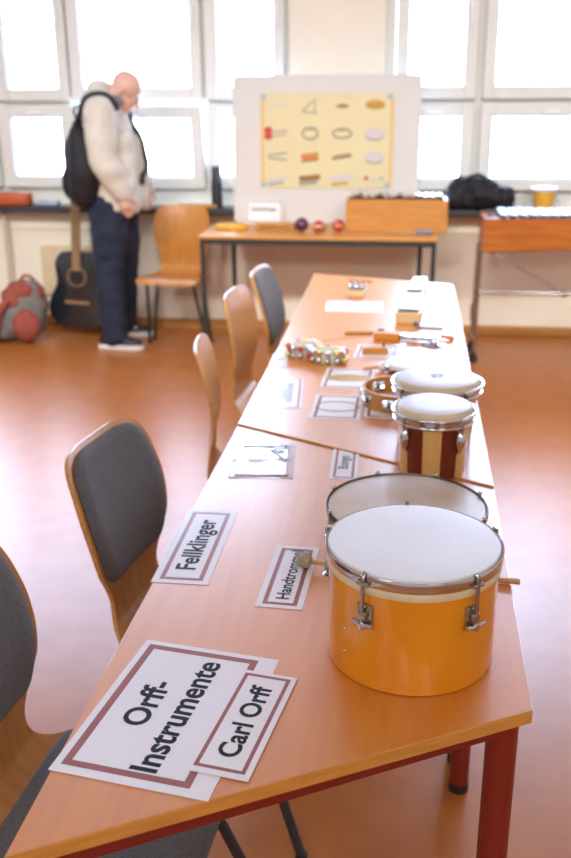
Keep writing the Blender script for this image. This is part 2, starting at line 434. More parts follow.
def chair(label, x, y, deg, padded, group='plywood chairs along the table row', lf=.29):
    t = thing('school_chair', label, 'chair', (x, y, 0), R(deg), group)
    global WID
    WID = WID_PAD if padded else WID_BARE; LEAN[0] = 0.0 if padded else .13
    b = BM(); sheet(b, 0, 1, 0, -.0105, 0, 84, 14)
    obj('shell', b, [M['ply'], M['plye']], t, 50)
    if padded:
        def wc(s):   # outline of the back pad: rounded corners
            lo, hi = .635, .978
            w = width(s) - .026
            k = min((s - lo) / .035, 1.0)
            w *= .80 + .20 * math.sqrt(max(0, 1 - (1 - k) ** 2))
            k = min((hi - s) / .05, 1.0)
            return w * (.62 + .38 * math.sqrt(max(0, 1 - (1 - k) ** 2)))
        b = BM(); sheet(b, .635, .978, 0, .0005, .016, 40, 16, True, wc); obj('back_cushion', b, M['fab'], t, 60)
        def ws(s):
            w = width(s) - .02; k = min((s - .03) / .05, 1.0); m = min((.425 - s) / .04, 1.0)
            return w * (.85 + .15 * math.sqrt(max(0, 1 - (1 - k) ** 2))) * (.85 + .15 * math.sqrt(max(0, 1 - (1 - m) ** 2)))
        b = BM(); sheet(b, .03, .425, 0, .0005, .02, 40, 16, True, ws); obj('seat_cushion', b, M['fab'], t, 60)
    b = BM()
    for s in (-1, 1): tube(b, cat([(.165, s * .15, .418), (.05, s * .152, .416), (-.06, s * .15, .410), (-.085, s * .148, .409)], 12), .0095, 10)
    tube(b, [(.13, -.15, .415), (.13, .15, .415)], .0085, 10); tube(b, [(-.075, -.148, .408), (-.075, .148, .408)], .0085, 10)
    obj('seat_frame', b, M['dsteel'], t, 40)
    for s in (-1, 1):
        for (xa, za, xb) in ((.14, .415, lf), (-.06, .407, -.06)):
            b = BM(); P = cat([(xa, s * .15, za), (xa + (xb - xa) * .42, s * .165, .25), (xb, s * .192, .012)], 10)
            tube(b, P, .0105, 12); g = obj('leg', b, M['dsteel'], t, 40)
            b = BM(); tube(b, [(xb, s * .192, 0), (xb, s * .192, .016)], .0135, 12); obj('foot_cap', b, M['black'], g, 40)
    return t
chair('grey-padded beech chair nearest the camera, cut off by the left photo edge', -.503, 1.212, -4, True)
chair('grey-padded beech chair beside the Fellklinger card, whole back pad in view', -.436, 1.815, -9, True)
chair('bare plywood chair seen edge-on, third from the camera', -.428, 2.66, 9, False)
chair('bare plywood chair, fourth from the camera, in front of the farthest padded chair', -.465, 3.38, -4, False)
chair('grey-padded chair at the far end of the table row', -.395, 3.82, -3, True)
chair('bare plywood chair standing at the window wall, facing the room beside the man', -1.445, 5.80, -95, False, 'plywood chair at the window wall', .03)

# ------------------------------------------------------------------ cards
def text_bm(s, length, z, off=.0, size=None):
    cu = bpy.data.curves.new('lettering', 'FONT'); cu.body = s; cu.size = 1; cu.extrude = 0; cu.offset = off
    cu.align_x = 'LEFT'; cu.resolution_u = 4
    o = bpy.data.objects.new('lettering', cu); link(o)
    dg = bpy.context.evaluated_depsgraph_get(); dg.update()
    me = bpy.data.meshes.new_from_object(o.evaluated_get(dg))
    bpy.data.objects.remove(o); bpy.data.curves.remove(cu)
    b = bmesh.new(); b.from_mesh(me); bpy.data.meshes.remove(me)
    bmesh.ops.remove_doubles(b, verts=b.verts[:], dist=1e-5)
    x0 = min(v.co.x for v in b.verts); x1 = max(v.co.x for v in b.verts)
    k = size if size else length / (x1 - x0)
    for v in b.verts: v.co = Vector(((v.co.x - (x0 + x1) / 2) * k, v.co.y * k, z))
    for f in b.faces: f.smooth = False
    ex = bmesh.ops.extrude_face_region(b, geom=b.faces[:])
    for v in [g for g in ex['geom'] if isinstance(g, bmesh.types.BMVert)]: v.co.z += .0002
    return b, k

def card(label, cx, cy, L, W, deg, z, border=(.012, .008), lines=(), pic=None, group='laminated cards on the table', paper='paper', bm4=None, name='paper_card', cat_='card'):
    """L along local x (reading direction), W along local y (up the page)"""
    t = thing(name, label, cat_, (cx, cy, z), R(deg), group)
    b = BM(); box(b, -L / 2, L / 2, -W / 2, W / 2, .0002, .0009)
    if paper == 'foil':
        bmesh.ops.subdivide_edges(b, edges=b.edges[:], cuts=14, use_grid_fill=True)
        for v in b.verts:
            v.co.z += .0035 * max(0, noise.noise(Vector((v.co.x * 22, v.co.y * 26, 3.1)))) + .0002
    obj('sheet', b, M[paper], t, 40 if paper == 'foil' else None)
    if border:
        m, w = border
        e = bm4 if bm4 else (m, m, m, m)      # left,right,bottom,top margins
        b = BM(); frame_xy(b, -L / 2 + e[0], L / 2 - e[1], -W / 2 + e[2], W / 2 - e[3], w, .0007 if paper != 'foil' else .002, .0011 if paper != 'foil' else .0042)
        obj('printed_border', b, M['mauve'], t)
    k = None
    for (s, ln, ox, oy, off) in lines:
        b, k = text_bm(s, ln, .0010, off, k if ln is None else None)
        for v in b.verts: v.co.x += ox; v.co.y += oy
        obj('lettering', b, M['ink'], t)
    if pic: pic(t)
    return t
# title sheet
card('white sheet titled Orff-Instrumente in two lines, biggest on the near table', -.2955, 1.058, .306, .212, 81.6, TZ, (.016, .0105),
     [('Instrumente', .246, -.002, -.026, .024), ('Orff-', None, .006, .025, .024)], bm4=(.014, .010, .029, .010), name='title_sheet')
card('narrow white card reading Carl Orff, lapping over the title sheet', -.1935, 1.046, .224, .081, 81.0, TZ + .0012, (.007, .0055),
     [('Carl Orff', .156, .002, -.013, .024)], bm4=(.010, .007, .008, .005))
card('white card reading Fellklinger at the left edge of the near table', -.3705, 1.553, .300, .100, 90.3, TZ, (.012, .008),
     [('Fellklinger', .205, .002, -.016, .022)])
card('white card reading Handtrommel, partly under the mallet head beside the big drum', -.1865, 1.453, .222, .078, 88, TZ, (.010, .0075),
     [('Handtrommel', .176, .006, -.012, .018)])
card('small white card reading Bongo at the far seam of the near table', -.127, 1.996, .210, .061, 91.4, TZ, (.008, .0055),
     [('Bongo', .080, -.004, -.008, .008)])
# picture cards
def p_ring(t):
    b = BM(); n = 40; c = [(.058 * math.cos(2 * PI * k / n) , .040 * math.sin(2 * PI * k / n), .0012) for k in range(n)]
    tube(b, c, .0014, 5, 0, True); obj('printed_picture', b, M['greyprint'], t)
def p_oval(t):
    b = BM(); n = 36; prism(b, [(.066 * math.cos(2 * PI * k / n), .035 * math.sin(2 * PI * k / n) + .006 * math.cos(2 * PI * k / n)) for k in range(n)], .0008, .0012)
    obj('printed_picture', b, M['tanprint'], t)
def p_stick(t):
    b = BM(); box(b, -.05, .05, -.006, .006, .0008, .0012, M=Matrix.Rotation(.35, 4, 'Z')); obj('printed_picture', b, M['tanprint'], t)
def p_text(t):
    b = BM()
    for k in range(4): box(b, -.06, .05 - .02 * (k % 2), -.026 + k * .016, -.020 + k * .016, .0008, .0012)
    obj('printed_picture', b, M['pblue'], t)
def p_glare(t):
    b = BM(); box(b, -.085, .09, -.006, .012, .0008, .0012); box(b, -.06, .03, .012, .024, .0008, .0012); obj('printed_picture', b, M['greyprint'], t)  # grey blocks paint in the card's text together with its silvery glare
def p_foil(t):
    b = BM(); box(b, -.03, .05, -.048, -.040, .002, .0042, M=Matrix.Rotation(.5, 4, 'Z')); box(b, .05, .085, -.045, -.02, .002, .0042); box(b, -.075, .075, -.004, .002, .002, .0044, M=Matrix.Rotation(-1.2, 4, 'Z') @ Matrix.Scale(.5, 4))
    obj('printed_picture', b, M['greyprint'], t)
G = 'picture cards on the table'
card('crinkled laminated sheet glinting white just before the left seam', -.311, 1.98, .205, .140, 95, TZ, (.010, .009), [], p_foil, G, 'foil')
card('bordered card with a thin ring picture, left of the tambourine', -.174, 2.372, .130, .202, 0, TZ2, (.010, .008), [], lambda t: p_ring(t), G)
card('bordered card with a tan oval picture behind the ring card', -.162, 2.636, .145, .204, -2, TZ2, (.010, .007), [], lambda t: p_oval(t), G)
card('narrow card with grey print and painted-in glare at the left edge of the middle table', -.312, 2.48, .276, .068, 95, TZ2, (.007, .005), [], p_glare, G)
card('pale sheet with a small stick picture on the far table, left of two', -.258, 3.59, .108, .20, 3, TZ2, None, [], p_stick, G)
card('pale sheet with blue lines of print on the far table, right of the stick picture', -.146, 3.588, .108, .20, 2, TZ2, None, [], p_text, G)
card('bordered card under the orange wooden clapper', -.090, 2.935, .138, .175, -3, TZ2, (.010, .006), [], None, G)
card('bordered card mostly hidden under the tambourine', -.048, 2.395, .105, .20, 0, TZ2, (.008, .007), [], None, G)
card('small clear laminated slip shining at the left edge, next to the bell bracelets', -.385, 2.80, .16, .05, 95, TZ2, None, [], None, G, 'foil')

# ------------------------------------------------------------------ big drum
t = thing('hand_drum', 'large honey-coloured wooden drum with white skin, nearest on the table', 'drum', (.022, 1.250, TZ))
SH, HZ = .1225, .176
b = BM(); lathe(b, [(SH - .008, .004), (SH - .003, 0), (SH, .002), (SH, .156), (SH - .009, .156), (SH - .009, .004)], 96, cap0=False, cap1=False)
obj('shell', b, M['drum'], t, 40)
b = BM(); lathe(b, [(SH, .150), (SH + .0035, .151), (SH + .0048, .157), (SH + .0035, .163), (SH + .001, .164)], 96, cap0=False, cap1=False)
obj('flesh_hoop', b, M['cream'], t, 60)
b = BM(); lathe(b, [(0, .1822), (.06, .1824), (.11, .1822), (.1225, .1815), (.1246, .179), (.1246, .162), (.120, .162), (.12, .176), (0, .178)], 96)
obj('drum_skin', b, M['skin_head'], t, 40)
b = BM(); lathe(b, [(.1250, .1640), (.1278, .1640), (.1288, .1655), (.1288, .1785), (.1280, .1800), (.1265, .1800), (.1252, .1785), (.1250, .1640)], 96, cap0=False, cap1=False)
obj('hoop', b, M['chrome'], t, 40)
for k in range(5):
    a = R(-90 + 5 + 72 * k + 36)
    Mx = Matrix.Rotation(a, 4, 'Z')                       # local +x = outward
    b = BM(); box(b, SH - .001, SH + .0035, -.0125, .0125, .098, .134, .002, M=Mx); box(b, SH, SH + .012, -.0065, .0065, .112, .126, .003, M=Mx)
    ball(b, Mx @ Vector((SH + .004, 0, .103)), .003); ball(b, Mx @ Vector((SH + .004, 0, .1305)), .003)
    g = obj('tension_lug', b, M['nickel'], t, 40)
    b = BM(); tube(b, [Mx @ Vector((SH + .0095, 0, z)) for z in (.100, .170)], .0028, 10)
    tube(b, [Mx @ Vector(p) for p in ((SH + .0095, 0, .170), (SH + .0092, 0, .180), (SH + .005, 0, .183), (SH + .003, 0, .180))], .003, 8)
    tube(b, [Mx @ Vector((SH + .0085, y, .168)) for y in (-.009, .009)], .0035, 10)
    obj('hook_bolt', b, M['nickel'], g, 40)
    b = BM(); tube(b, [Mx @ Vector((SH + .0095, 0, z)) for z in (.100, .108)], .006, 12)
    tube(b, [Mx @ Vector(p) for p in ((SH + .0095, -.0165, .1065), (SH + .0095, 0, .104), (SH + .0095, .0165, .1065))], [.0035, .0045, .0035], 10)
    obj('wing_nut', b, M['chrome'], g, 40)
for z in (.040, .078):
    b = BM(); ball(b, (math.sin(R(-49)) * SH, -math.cos(R(-49)) * SH, z), .0028); obj('rivet', b, M['chrome'], t, 60)

# ------------------------------------------------------------------ second, flat drum
t = thing('frame_drum', 'shallow hand drum with worn translucent skin, between the big drum and the bongos', 'drum', (.012, 1.655, TZ), R(10))
b = BM(); lathe(b, [(.141, 0), (.147, 0), (.147, .050), (.141, .050), (.141, 0)], 96, cap0=False, cap1=False); obj('shell', b, M['ltwood'], t, 40)
b = BM(); lathe(b, [(0, .0545), (.10, .0548), (.147, .0540), (.1484, .052), (.1484, .044), (.1473, .044), (.146, .051), (0, .0515)], 96); obj('drum_skin', b, M['clear'], t, 40)
b = BM(); lathe(b, [(.1487, .042), (.1515, .042), (.1525, .046), (.1525, .0555), (.1515, .057), (.1500, .057), (.1487, .0545), (.1487, .042)], 96, cap0=False, cap1=False); obj('hoop', b, M['bead'], t, 40)
for k in range(8):
    a = R(13 + 45 * k); Mx = Matrix.Rotation(a, 4, 'Z')
    b = BM(); box(b, .1465, .154, -.007, .007, .014, .032, .002, M=Mx); tube(b, [Mx @ Vector((.1535, 0, z)) for z in (.010, .057)], .0022, 8)
    ball(b, Mx @ Vector((.1525, 0, .059)), (.0045, .0045, .004)); obj('tension_bolt', b, M['nickel'], t, 40)

# mallet under the rim
t = thing('felt_mallet', 'mallet with round grey-beige felt head lying behind the big drum', 'mallet', (0, 1.478, TZ))
b = BM(); ball(b, (-.163, .008, .0145), (.0145, .0145, .0145), u=24, v=16); obj('mallet_head', b, M['felt'], t, 80)
b = BM(); tube(b, [(-.155, .0075, .0125), (0, -.006, .0085), (.207, -.009, .0052)], [.004, .0045, .0052], 12); obj('handle', b, M['stick'], t, 40)

# ------------------------------------------------------------------ bongos (one instrument: two drums on a bridge)
t = thing('bongo_pair', 'pair of bongos with light and dark striped staves and chrome rims', 'bongos', (.066, 2.085, TZ2))
def bongo(cy, rt, rb, h, rh, ang, cx=0):
    c = (cx, cy, 0)
    n = 96
    b = BM(); prof = [(rb, 0)] + [(rb + (rt - rb) * (k / 8) ** .8, (h - .03) * k / 8) for k in range(1, 9)]
    lathe(b, prof, n, c, a0=R(-90 - 3 - 15), mif=lambda k: (k // 8) % 2)
    s = obj('bongo_shell', b, [M['ltwood'], M['dkwood']], t, 40)
    b = BM(); lathe(b, [(0, h + .0012), (rh * .5, h + .001), (rh - .016, h), (rh - .012, h - .0015), (rh - .008, h - .008), (rh - .006, h - .018), (rh - .006, h - .032), (rh - .02, h - .034)], 72, c); obj('drum_skin', b, M['skin_head'], s, 20)
    b = BM(); lathe(b, [(rh - .0120, h - .0008), (rh - .0075, h - .007), (rh - .0050, h - .014), (rh - .0046, h - .022)], 72, c, cap0=False, cap1=False); obj('skin_collar', b, M['cream'], s, 60)
    b = BM(); N = 64
    tube(b, [(cx + rh * math.cos(2 * PI * k / N), cy + rh * math.sin(2 * PI * k / N), h - .013) for k in range(N)], .0042, 10, 0, True)
    lathe(b, [(rh - .004, h - .016), (rh - .001, h - .018), (rh - .003, h - .030), (rh - .0055, h - .030), (rh - .004, h - .016)], 72, c, cap0=False, cap1=False)
    N = 64
    tube(b, [(cx + (rh - .003) * math.cos(2 * PI * k / N), cy + (rh - .003) * math.sin(2 * PI * k / N), h - .031) for k in range(N)], .0036, 10, 0, True)
    obj('rim', b, M['chrome'], s, 60)
    for k in range(4):
        a = R(ang + 90 * k); Mx = Matrix.Translation(c) @ Matrix.Rotation(a, 4, 'Z')
        b = BM(); rr_ = rb + (rt - rb) * .8
        pts = cat([(rr_ + .001, 0, h - .038, .005), (rr_ + .007, 0, h - .05, .009), (rr_ + .007, 0, h - .066, .0115), (rr_ + .004, 0, h - .084, .0065), (rr_ - .001, 0, h - .094, .0015)], 14)
        tube(b, [Mx @ Vector(p[:3]) for p in pts], [p[3] for p in pts], 12)
        tube(b, [Mx @ Vector(p) for p in ((rr_ + .008, 0, h - .06), (rh + .003, 0, h - .018), (rh + .004, 0, h - .010))], .0027, 8)
        tube(b, [Mx @ Vector((rh + .003, y, h - .014)) for y in (-.010, .010)], .005, 10)
        obj('tension_lug', b, M['chrome'], s, 50)
    if cx:
        b = BM()
        for r_, a_, e_ in ((.016, 20, 250), (.010, 190, 420)):
            tube(b, [(cx + r_ * math.cos(R(a_ + (e_ - a_) * k / 16)), cy + r_ * .8 * math.sin(R(a_ + (e_ - a_) * k / 16)), h + .0012) for k in range(17)], .0011, 5)
        obj('printed_emblem', b, M['pblue'], s)
    return s
bongo(-.112, .0765, .0715, .150, .0890, -48)
bongo(.100, .095, .087, .148, .1065, -52, .011)
b = BM(); box(b, -.03, .03, -.032, .026, .05, .09, .004); obj('bridge_block', b, M['dkwood'], t)

# ------------------------------------------------------------------ tambourine
t = thing('tambourine', 'headless orange wood tambourine ring with chrome jingles, left of the bongos', 'tambourine', (-.013, 2.425, TZ2 + .0012))
b = BM(); NS, r0_, r1_, hh = 96, .0915, .098, .046
slots = [R(a) for a in (-150, -105, -58, -12, 35, 82, 128, 172)]
def in_slot(a): return any(abs((a - s + PI) % (2 * PI) - PI) < R(13) for s in slots)
zs = (0, .012, .034, hh); ring = {}
for k in range(NS):
    a = 2 * PI * k / NS
    for zi, z in enumerate(zs):
        for ri, rr_ in enumerate((r0_, r1_)): ring[k, zi, ri] = b.verts.new((rr_ * math.cos(a), rr_ * math.sin(a), z))
isl = [in_slot(2 * PI * (k + .5) / NS) for k in range(NS)]
for k in range(NS):
    q = (k + 1) % NS
    for zi in range(3):
        if zi == 1 and isl[k]:
            b.faces.new((ring[k, 1, 0], ring[q, 1, 0], ring[q, 1, 1], ring[k, 1, 1])); b.faces.new((ring[k, 2, 1], ring[q, 2, 1], ring[q, 2, 0], ring[k, 2, 0])); continue
        for ri in (0, 1): b.faces.new((ring[k, zi, ri], ring[q, zi, ri], ring[q, zi + 1, ri], ring[k, zi + 1, ri]))
        if zi == 1 and isl[k - 1]: b.faces.new((ring[k, 1, 0], ring[k, 1, 1], ring[k, 2, 1], ring[k, 2, 0]))
        if zi == 1 and isl[q]: b.faces.new((ring[q, 1, 0], ring[q, 2, 0], ring[q, 2, 1], ring[q, 1, 1]))
    b.faces.new((ring[k, 0, 0], ring[k, 0, 1], ring[q, 0, 1], ring[q, 0, 0])); b.faces.new((ring[k, 3, 0], ring[q, 3, 0], ring[q, 3, 1], ring[k, 3, 1]))
obj('ring', b, M['tamb'], t, 40)
for s in slots:
    c = Vector((.0955 * math.cos(s), .0955 * math.sin(s), 0)); b = BM()
    for z, f in ((.019, -1), (.027, 1)):
        lathe(b, [(0, f * .003), (.006, f * .003), (.009, 0), (.0185, f * .0008), (.0187, f * .0015), (.009, f * .0012), (.006, f * .004), (0, f * .004)], 20, (c.x, c.y, z))
    tube(b, [c + Vector((0, 0, .012)), c + Vector((0, 0, .034))], .0013, 6)
    obj('jingle', b, M['chrome'], t, 40)

# ------------------------------------------------------------------ small white drum
t = thing('hand_drum', 'small low drum with white skin and dark red shell behind the bongos', 'drum', (.03, 2.715, TZ2))
b = BM(); lathe(b, [(.080, 0), (.084, .001), (.085, .030), (.078, .030), (.078, .002)], 64, cap0=False, cap1=False); obj('shell', b, M['dkwood'], t, 40)
b = BM(); lathe(b, [(0, .0365), (.075, .0362), (.0845, .034), (.0868, .030), (.0868, .022), (.085, .022), (.083, .029), (0, .033)], 64); obj('drum_skin', b, M['skin_head'], t, 40)
b = BM(); lathe(b, [(.0868, .020), (.0885, .021), (.0885, .026), (.0868, .027), (.0868, .020)], 64, cap0=False, cap1=False); obj('hoop', b, M['chrome'], t, 40)

# beater with white ball, in front of the small drum
t = thing('ball_beater', 'beater with white ball head and short wooden handle beside the small white drum', 'beater', (-.066, 2.715, TZ2), R(8))
b = BM(); ball(b, (0, 0, .016), .0155, u=20, v=14); obj('beater_head', b, M['skin_head'], t, 80)
b = BM(); tube(b, [(-.012, .0, .014), (-.058, .006, .007)], .005, 10); obj('handle', b, M['orwood'], t, 40)

# wooden clapper with steel blades
t = thing('wooden_clapper', 'orange wooden clapper with two steel blades lying on a bordered card', 'clapper', (-.070, 2.915, TZ2 + .0012), R(10))
b = BM(); prism(b, [(-.07, -.014), (.005, -.020), (.012, -.012), (.006, .014), (-.06, .012)], 0, .022, bev=.003); obj('handle', b, M['orwood'], t)
for k, a in enumerate((.62, .42)):
    b = BM(); box(b, 0, .085, -.008, .008, .012 + .005 * k, .0155 + .005 * k, .0012, M=Matrix.Translation((-.02 + .02 * k, .0, 0)) @ Matrix.Rotation(a, 4, 'Z')); obj('blade', b, M['chrome'], t)
b = BM(); tube(b, [(.0, 0, .004), (.0, 0, .034)], .004, 10); obj('hinge_pin', b, M['bead'], t, 40)

# jingle stick, beater, cymbals
t = thing('jingle_stick', 'jingle stick with chunky orange handle and silver discs on the far table', 'jingle stick', (-.06, 3.09, TZ2), R(-6))
b = BM(); prism(b, [(-.045, -.018), (.035, -.016), (.042, 0), (.035, .016), (-.045, .018), (-.05, 0)], 0, .026, bev=.004); obj('handle', b, M['orwood'], t)
b = BM(); box(b, .03, .165, -.010, .010, .004, .012, .002); obj('rail', b, M['nickel'], t)
for k in range(4):
    b = BM(); lathe(b, [(0, .004), (.007, .004), (.010, .001), (.020, 0), (.020, .0015), (.010, .0025), (.007, .0055), (0, .0055)], 20, (.055 + .032 * k, 0, .0125)); lathe(b, [(0, .005), (.007, .005), (.010, .002), (.020, .0035), (.020, .0045), (.010, .0035), (0, .0065)], 20, (.055 + .032 * k, 0, .0165)); obj('jingle', b, M['chrome'], t, 40)
t = thing('wooden_beater', 'thin tan wooden stick with dark tip lying left of the jingle stick', 'beater', (-.145, 3.165, TZ2), R(4))
b = BM(); tube(b, [(-.065, 0, .006), (.05, 0, .006)], .006, 10); obj('shaft', b, M['stick'], t, 40)
b = BM(); ball(b, (.058, 0, .010), (.014, .010, .010)); obj('tip', b, M['bead'], t, 60)
t = thing('finger_cymbal', 'finger cymbal with orange wooden grip at the right edge of the table', 'cymbal', (.10, 3.06, TZ2), R(-15))
b = BM(); lathe(b, [(.044, 0), (.045, .0015), (.030, .005), (.014, .008), (.010, .016), (0, .018), (0, .015), (.008, .013), (.012, .006), (.030, .003), (.044, 0)], 36, (.0, -.03, 0), cap0=False, cap1=False); obj('disc', b, M['chrome'], t, 50)
b = BM(); tube(b, cat([(-.030, .060, .008), (-.01, .060, .010), (.03, .058, .009), (.045, .057, .008)], 12), [.004, .007, .009, .009, .008, .007, .007, .008, .009, .009, .007, .004], 12); obj('grip', b, M['orwood'], t, 50)
b = BM(); tube(b, [(-.028, .058, .008), (-.02, .02, .012), (0, -.03, .018)], .002, 6); obj('cord', b, M['bead'], t, 40)

# bell bracelets
def bracelet(label, x, y, deg, a, c, seed):
    t = thing('bell_bracelet', label, 'bells', (x, y, TZ2), R(deg), 'bell bracelets near the left edge')
    n = 12; rnd = random.Random(seed)
    b = BM(); inner, outer = [], []
    N = 40
    for k in range(N):
        th = 2 * PI * k / N
        for L_, off in ((inner, -.0015), (outer, .0015)): L_.append(((a + off) * math.cos(th), (c + off) * math.sin(th)))
    v = [[b.verts.new((*p, z)) for p in L_] for L_ in (inner, outer) for z in (.002, .042)]
    for k in range(N):
        q = (k + 1) % N
        for A_, B_ in ((0, 1), (1, 3), (3, 2), (2, 0)): b.faces.new((v[A_][k], v[A_][q], v[B_][q], v[B_][k]))
    obj('strap', b, M['strap'], t, 40)
    for k in range(n):
        th = 2 * PI * (k + .3) / n
        for zz in (.0115, .0355):
            b = BM(); cx, cy = (a + .009) * math.cos(th), (c + .009) * math.sin(th)
            ball(b, (cx, cy, zz + rnd.uniform(-.001, .001)), .0098, u=12, v=8)
            obj('bell', b, M[rnd.choice(['chrome', 'chrome', 'gold', 'gold', 'redbell'])], t, 80)
bracelet('strap of small bells, the left one behind the other near the table edge', -.318, 2.86, 20, .040, .030, 2)
bracelet('strap of gold, silver and red bells, right and nearer of the two', -.236, 2.80, -8, .046, .026, 5)

# chime bars
def chime(label, x, y, L, W, deg):
    t = thing('chime_bar', label, 'chime bar', (x, y, TZ2), R(deg), 'chime bars at the right of the far table')
    b = BM(); box(b, -W / 2, W / 2, -L / 2, L / 2, 0, .042, .004); obj('resonator_box', b, M['boxwood'], t)
    b = BM(); box(b, -W / 2 * .86, W / 2 * .86, -L / 2 + .012, L / 2 - .005, .048, .056, .002); obj('bar', b, M['bluebar'], t)
    for s in (-1, 1):
        b = BM(); tube(b, [(-W / 2 * .8, s * L * .3, .045), (W / 2 * .8, s * L * .3, .045)], .0035, 8); obj('felt_pad', b, M['bead'], t, 40)
    b = BM(); ball(b, (0, -L * .3, .057), (.005, .005, .0025)); ball(b, (0, L * .3, .057), (.005, .005, .0025)); obj('screw', b, M['nickel'], t, 60)
chime('nearer, larger chime bar with pale wood end facing the camera', .012, 3.45, .27, .086, -4)
chime('farther, narrower chime bar at the end of the table', .035, 3.80, .26, .066, -6)
t = thing('metal_beater', 'thin dark beater lying just in front of the chime bars', 'beater', (.075, 3.26, TZ2), R(-8))
b = BM(); tube(b, [(-.05, 0, .005), (.05, 0, .005)], .0045, 8); obj('shaft', b, M['bluegrey'], t, 40)
b = BM(); ball(b, (-.045, .012, .010), .010); obj('tip', b, M['bead'], t, 60)
# block of bells
t = thing('bell_block', 'small pale block topped by chrome bells and a wooden bar, far left table end', 'bells', (-.205, 3.80, TZ2), R(-5))
b = BM(); box(b, -.035, .035, -.05, .05, 0, .026, .004); obj('base_block', b, M['boxwood'], t)
for i in range(3):
    for j in range(2):
        b = BM(); ball(b, (-.022 + .022 * i, -.025 + .05 * j, .0375), .0118); obj('bell', b, M['chrome'], t, 80)
b = BM(); box(b, -.036, .06, .005, .020, .049, .060, .004); obj('crossbar', b, M['orwood'], t)

# ------------------------------------------------------------------ table at the window wall
t = thing('folding_table', 'low wood-topped table with black metal frame in front of the windows', 'table', (-.527, 5.71, 0))
hx, hy, tz = .682, .32, .747
b = BM(); box(b, -hx, hx, -hy, hy, tz - .018, tz, .003); obj('tabletop', b, M['deskedge'], t)
b = BM()
for s in (-1, 1):
    box(b, -hx + .01, hx - .01, s * (hy - .012) - .012, s * (hy - .012) + .012, tz - .048, tz - .0185)
    box(b, s * (hx - .022) - .012, s * (hx - .022) + .012, -hy + .024, hy - .024, tz - .048, tz - .0185)
obj('frame', b, M['dsteel'], t)
for sx in (-1, 1):
    for sy in (-1, 1):
        lx = sx * (hx - .022 - (.07 if sy > 0 else 0)); b = BM(); box(b, lx - .0135, lx + .0135, sy * (hy - .016) - .0135, sy * (hy - .016) + .0135, 0, tz - .0185, .002); obj('leg', b, M['dsteel'], t)
BT = tz
# display board leaning on the sill
t = thing('display_board', 'big white display board standing upright on the window table', 'board', (-.525, 5.965, BT), 0, None, (R(-3.2), 0, 0))
b = BM(); n = 10; pl = []
for (cx, cz, a0_) in ((.563 - .025, .025, -90), (.563 - .025, .868 - .025, 0), (-.573 + .025, .868 - .025, 90), (-.573 + .025, .025, 180)):
    for k in range(n + 1): a = R(a0_ + 90 * k / n); pl.append((cx + .025 * math.cos(a), cz + .025 * math.sin(a)))
prism(b, pl, -.012, .012, M=Matrix.Rotation(R(90), 4, 'X'), bev=.003); obj('panel', b, M['board'], t)
# poster on the board
t = thing('instrument_poster', 'yellow poster with rows of small instrument pictures on the white board', 'poster', (-.525, 5.9485, BT), 0, None, (R(-3.2), 0, 0))
px0, px1, pz0, pz1 = -.405, .405, .215, .765
b = BM(); box(b, px0, px1, -.0015, 0, pz0, pz1); obj('sheet', b, M['poster'], t)
for xx in (px0 + .004, px1 - .026):
    b = BM(); box(b, xx, xx + .022, -.0022, -.001, pz0 + .03, pz1 - .03); obj('printed_border', b, M['pborder'], t)
for (xx, zz) in ((px0 + .02, pz0 + .02), (px0 + .02, pz1 - .02), (px1 - .03, pz1 - .02), (px1 - .03, pz0 + .02)):
    b = BM(); box(b, xx - .016, xx + .016, -.003, -.001, zz - .014, zz + .014); obj('corner_tape', b, M['pblue'], t)
mats = [M['pwhite'], M['pgrey'], M['pred'], M['pbrown'], M['porange'], M['pgold'], M['pblue']]
MX = Matrix.Rotation(R(90), 4, 'X')
def ell(b, cx, cz, rx, rz, mi, d=.0024, n=24, rot=0):
    pl = []
    for k in range(n):
        x, z = rx * math.cos(2 * PI * k / n), rz * math.sin(2 * PI * k / n)
        pl.append((cx + x * math.cos(rot) - z * math.sin(rot), cz + x * math.sin(rot) + z * math.cos(rot)))
    prism(b, pl, .001, d, mi, MX)
def bar(b, cx, cz, lx, lz, mi, rot=0, d=.0024):
    c, s = math.cos(rot), math.sin(rot)
    prism(b, [(cx + x * c - z * s, cz + x * s + z * c) for x, z in ((-lx, -lz), (lx, -lz), (lx, lz), (-lx, lz))], .001, d, mi, MX)
def loop(b, cx, cz, rx, rz, mi, r=.004):
    tube(b, [(cx + rx * math.cos(2 * PI * k / 28), -.002, cz + rz * math.sin(2 * PI * k / 28)) for k in range(28)], r, 5, mi, True)
gx = [-.30, -.10, .095, .29]; gz = [.69, .535, .40, .265]
def pic(fn):
    b = BM(); fn(b); obj('printed_picture', b, mats, t)
pic(lambda b: [bar(b, gx[0] - .04 + .03 * k, gz[0] + .005, .012, .007, 0) for k in range(4)])
pic(lambda b: [bar(b, gx[1] - .02, gz[0], .045, .004, 1, .75), bar(b, gx[1] + .028, gz[0], .042, .004, 1, PI / 2), bar(b, gx[1], gz[0] - .035, .045, .004, 1, -.12)])
pic(lambda b: [bar(b, gx[2], gz[0], .036, .007, 3), ell(b, gx[2], gz[0] + .004, .022, .009, 3)])
pic(lambda b: [ell(b, gx[3], gz[0] + .008, .060, .028, 5), bar(b, gx[3], gz[0] + .001, .05, .003, 3, 0, .003)])
pic(lambda b: [ell(b, gx[0] - .055, gz[1] + .018, .026, .022, 2), ell(b, gx[0] - .055, gz[1] - .016, .026, .022, 2, .0028), bar(b, gx[0] + .01, gz[1] + .012, .05, .004, 1, .1), bar(b, gx[0] + .01, gz[1] - .010, .05, .004, 1, .18)])
pic(lambda b: [loop(b, gx[1], gz[1], .046, .032, 1, .006), bar(b, gx[1], gz[1] + .028, .036, .008, 4)])
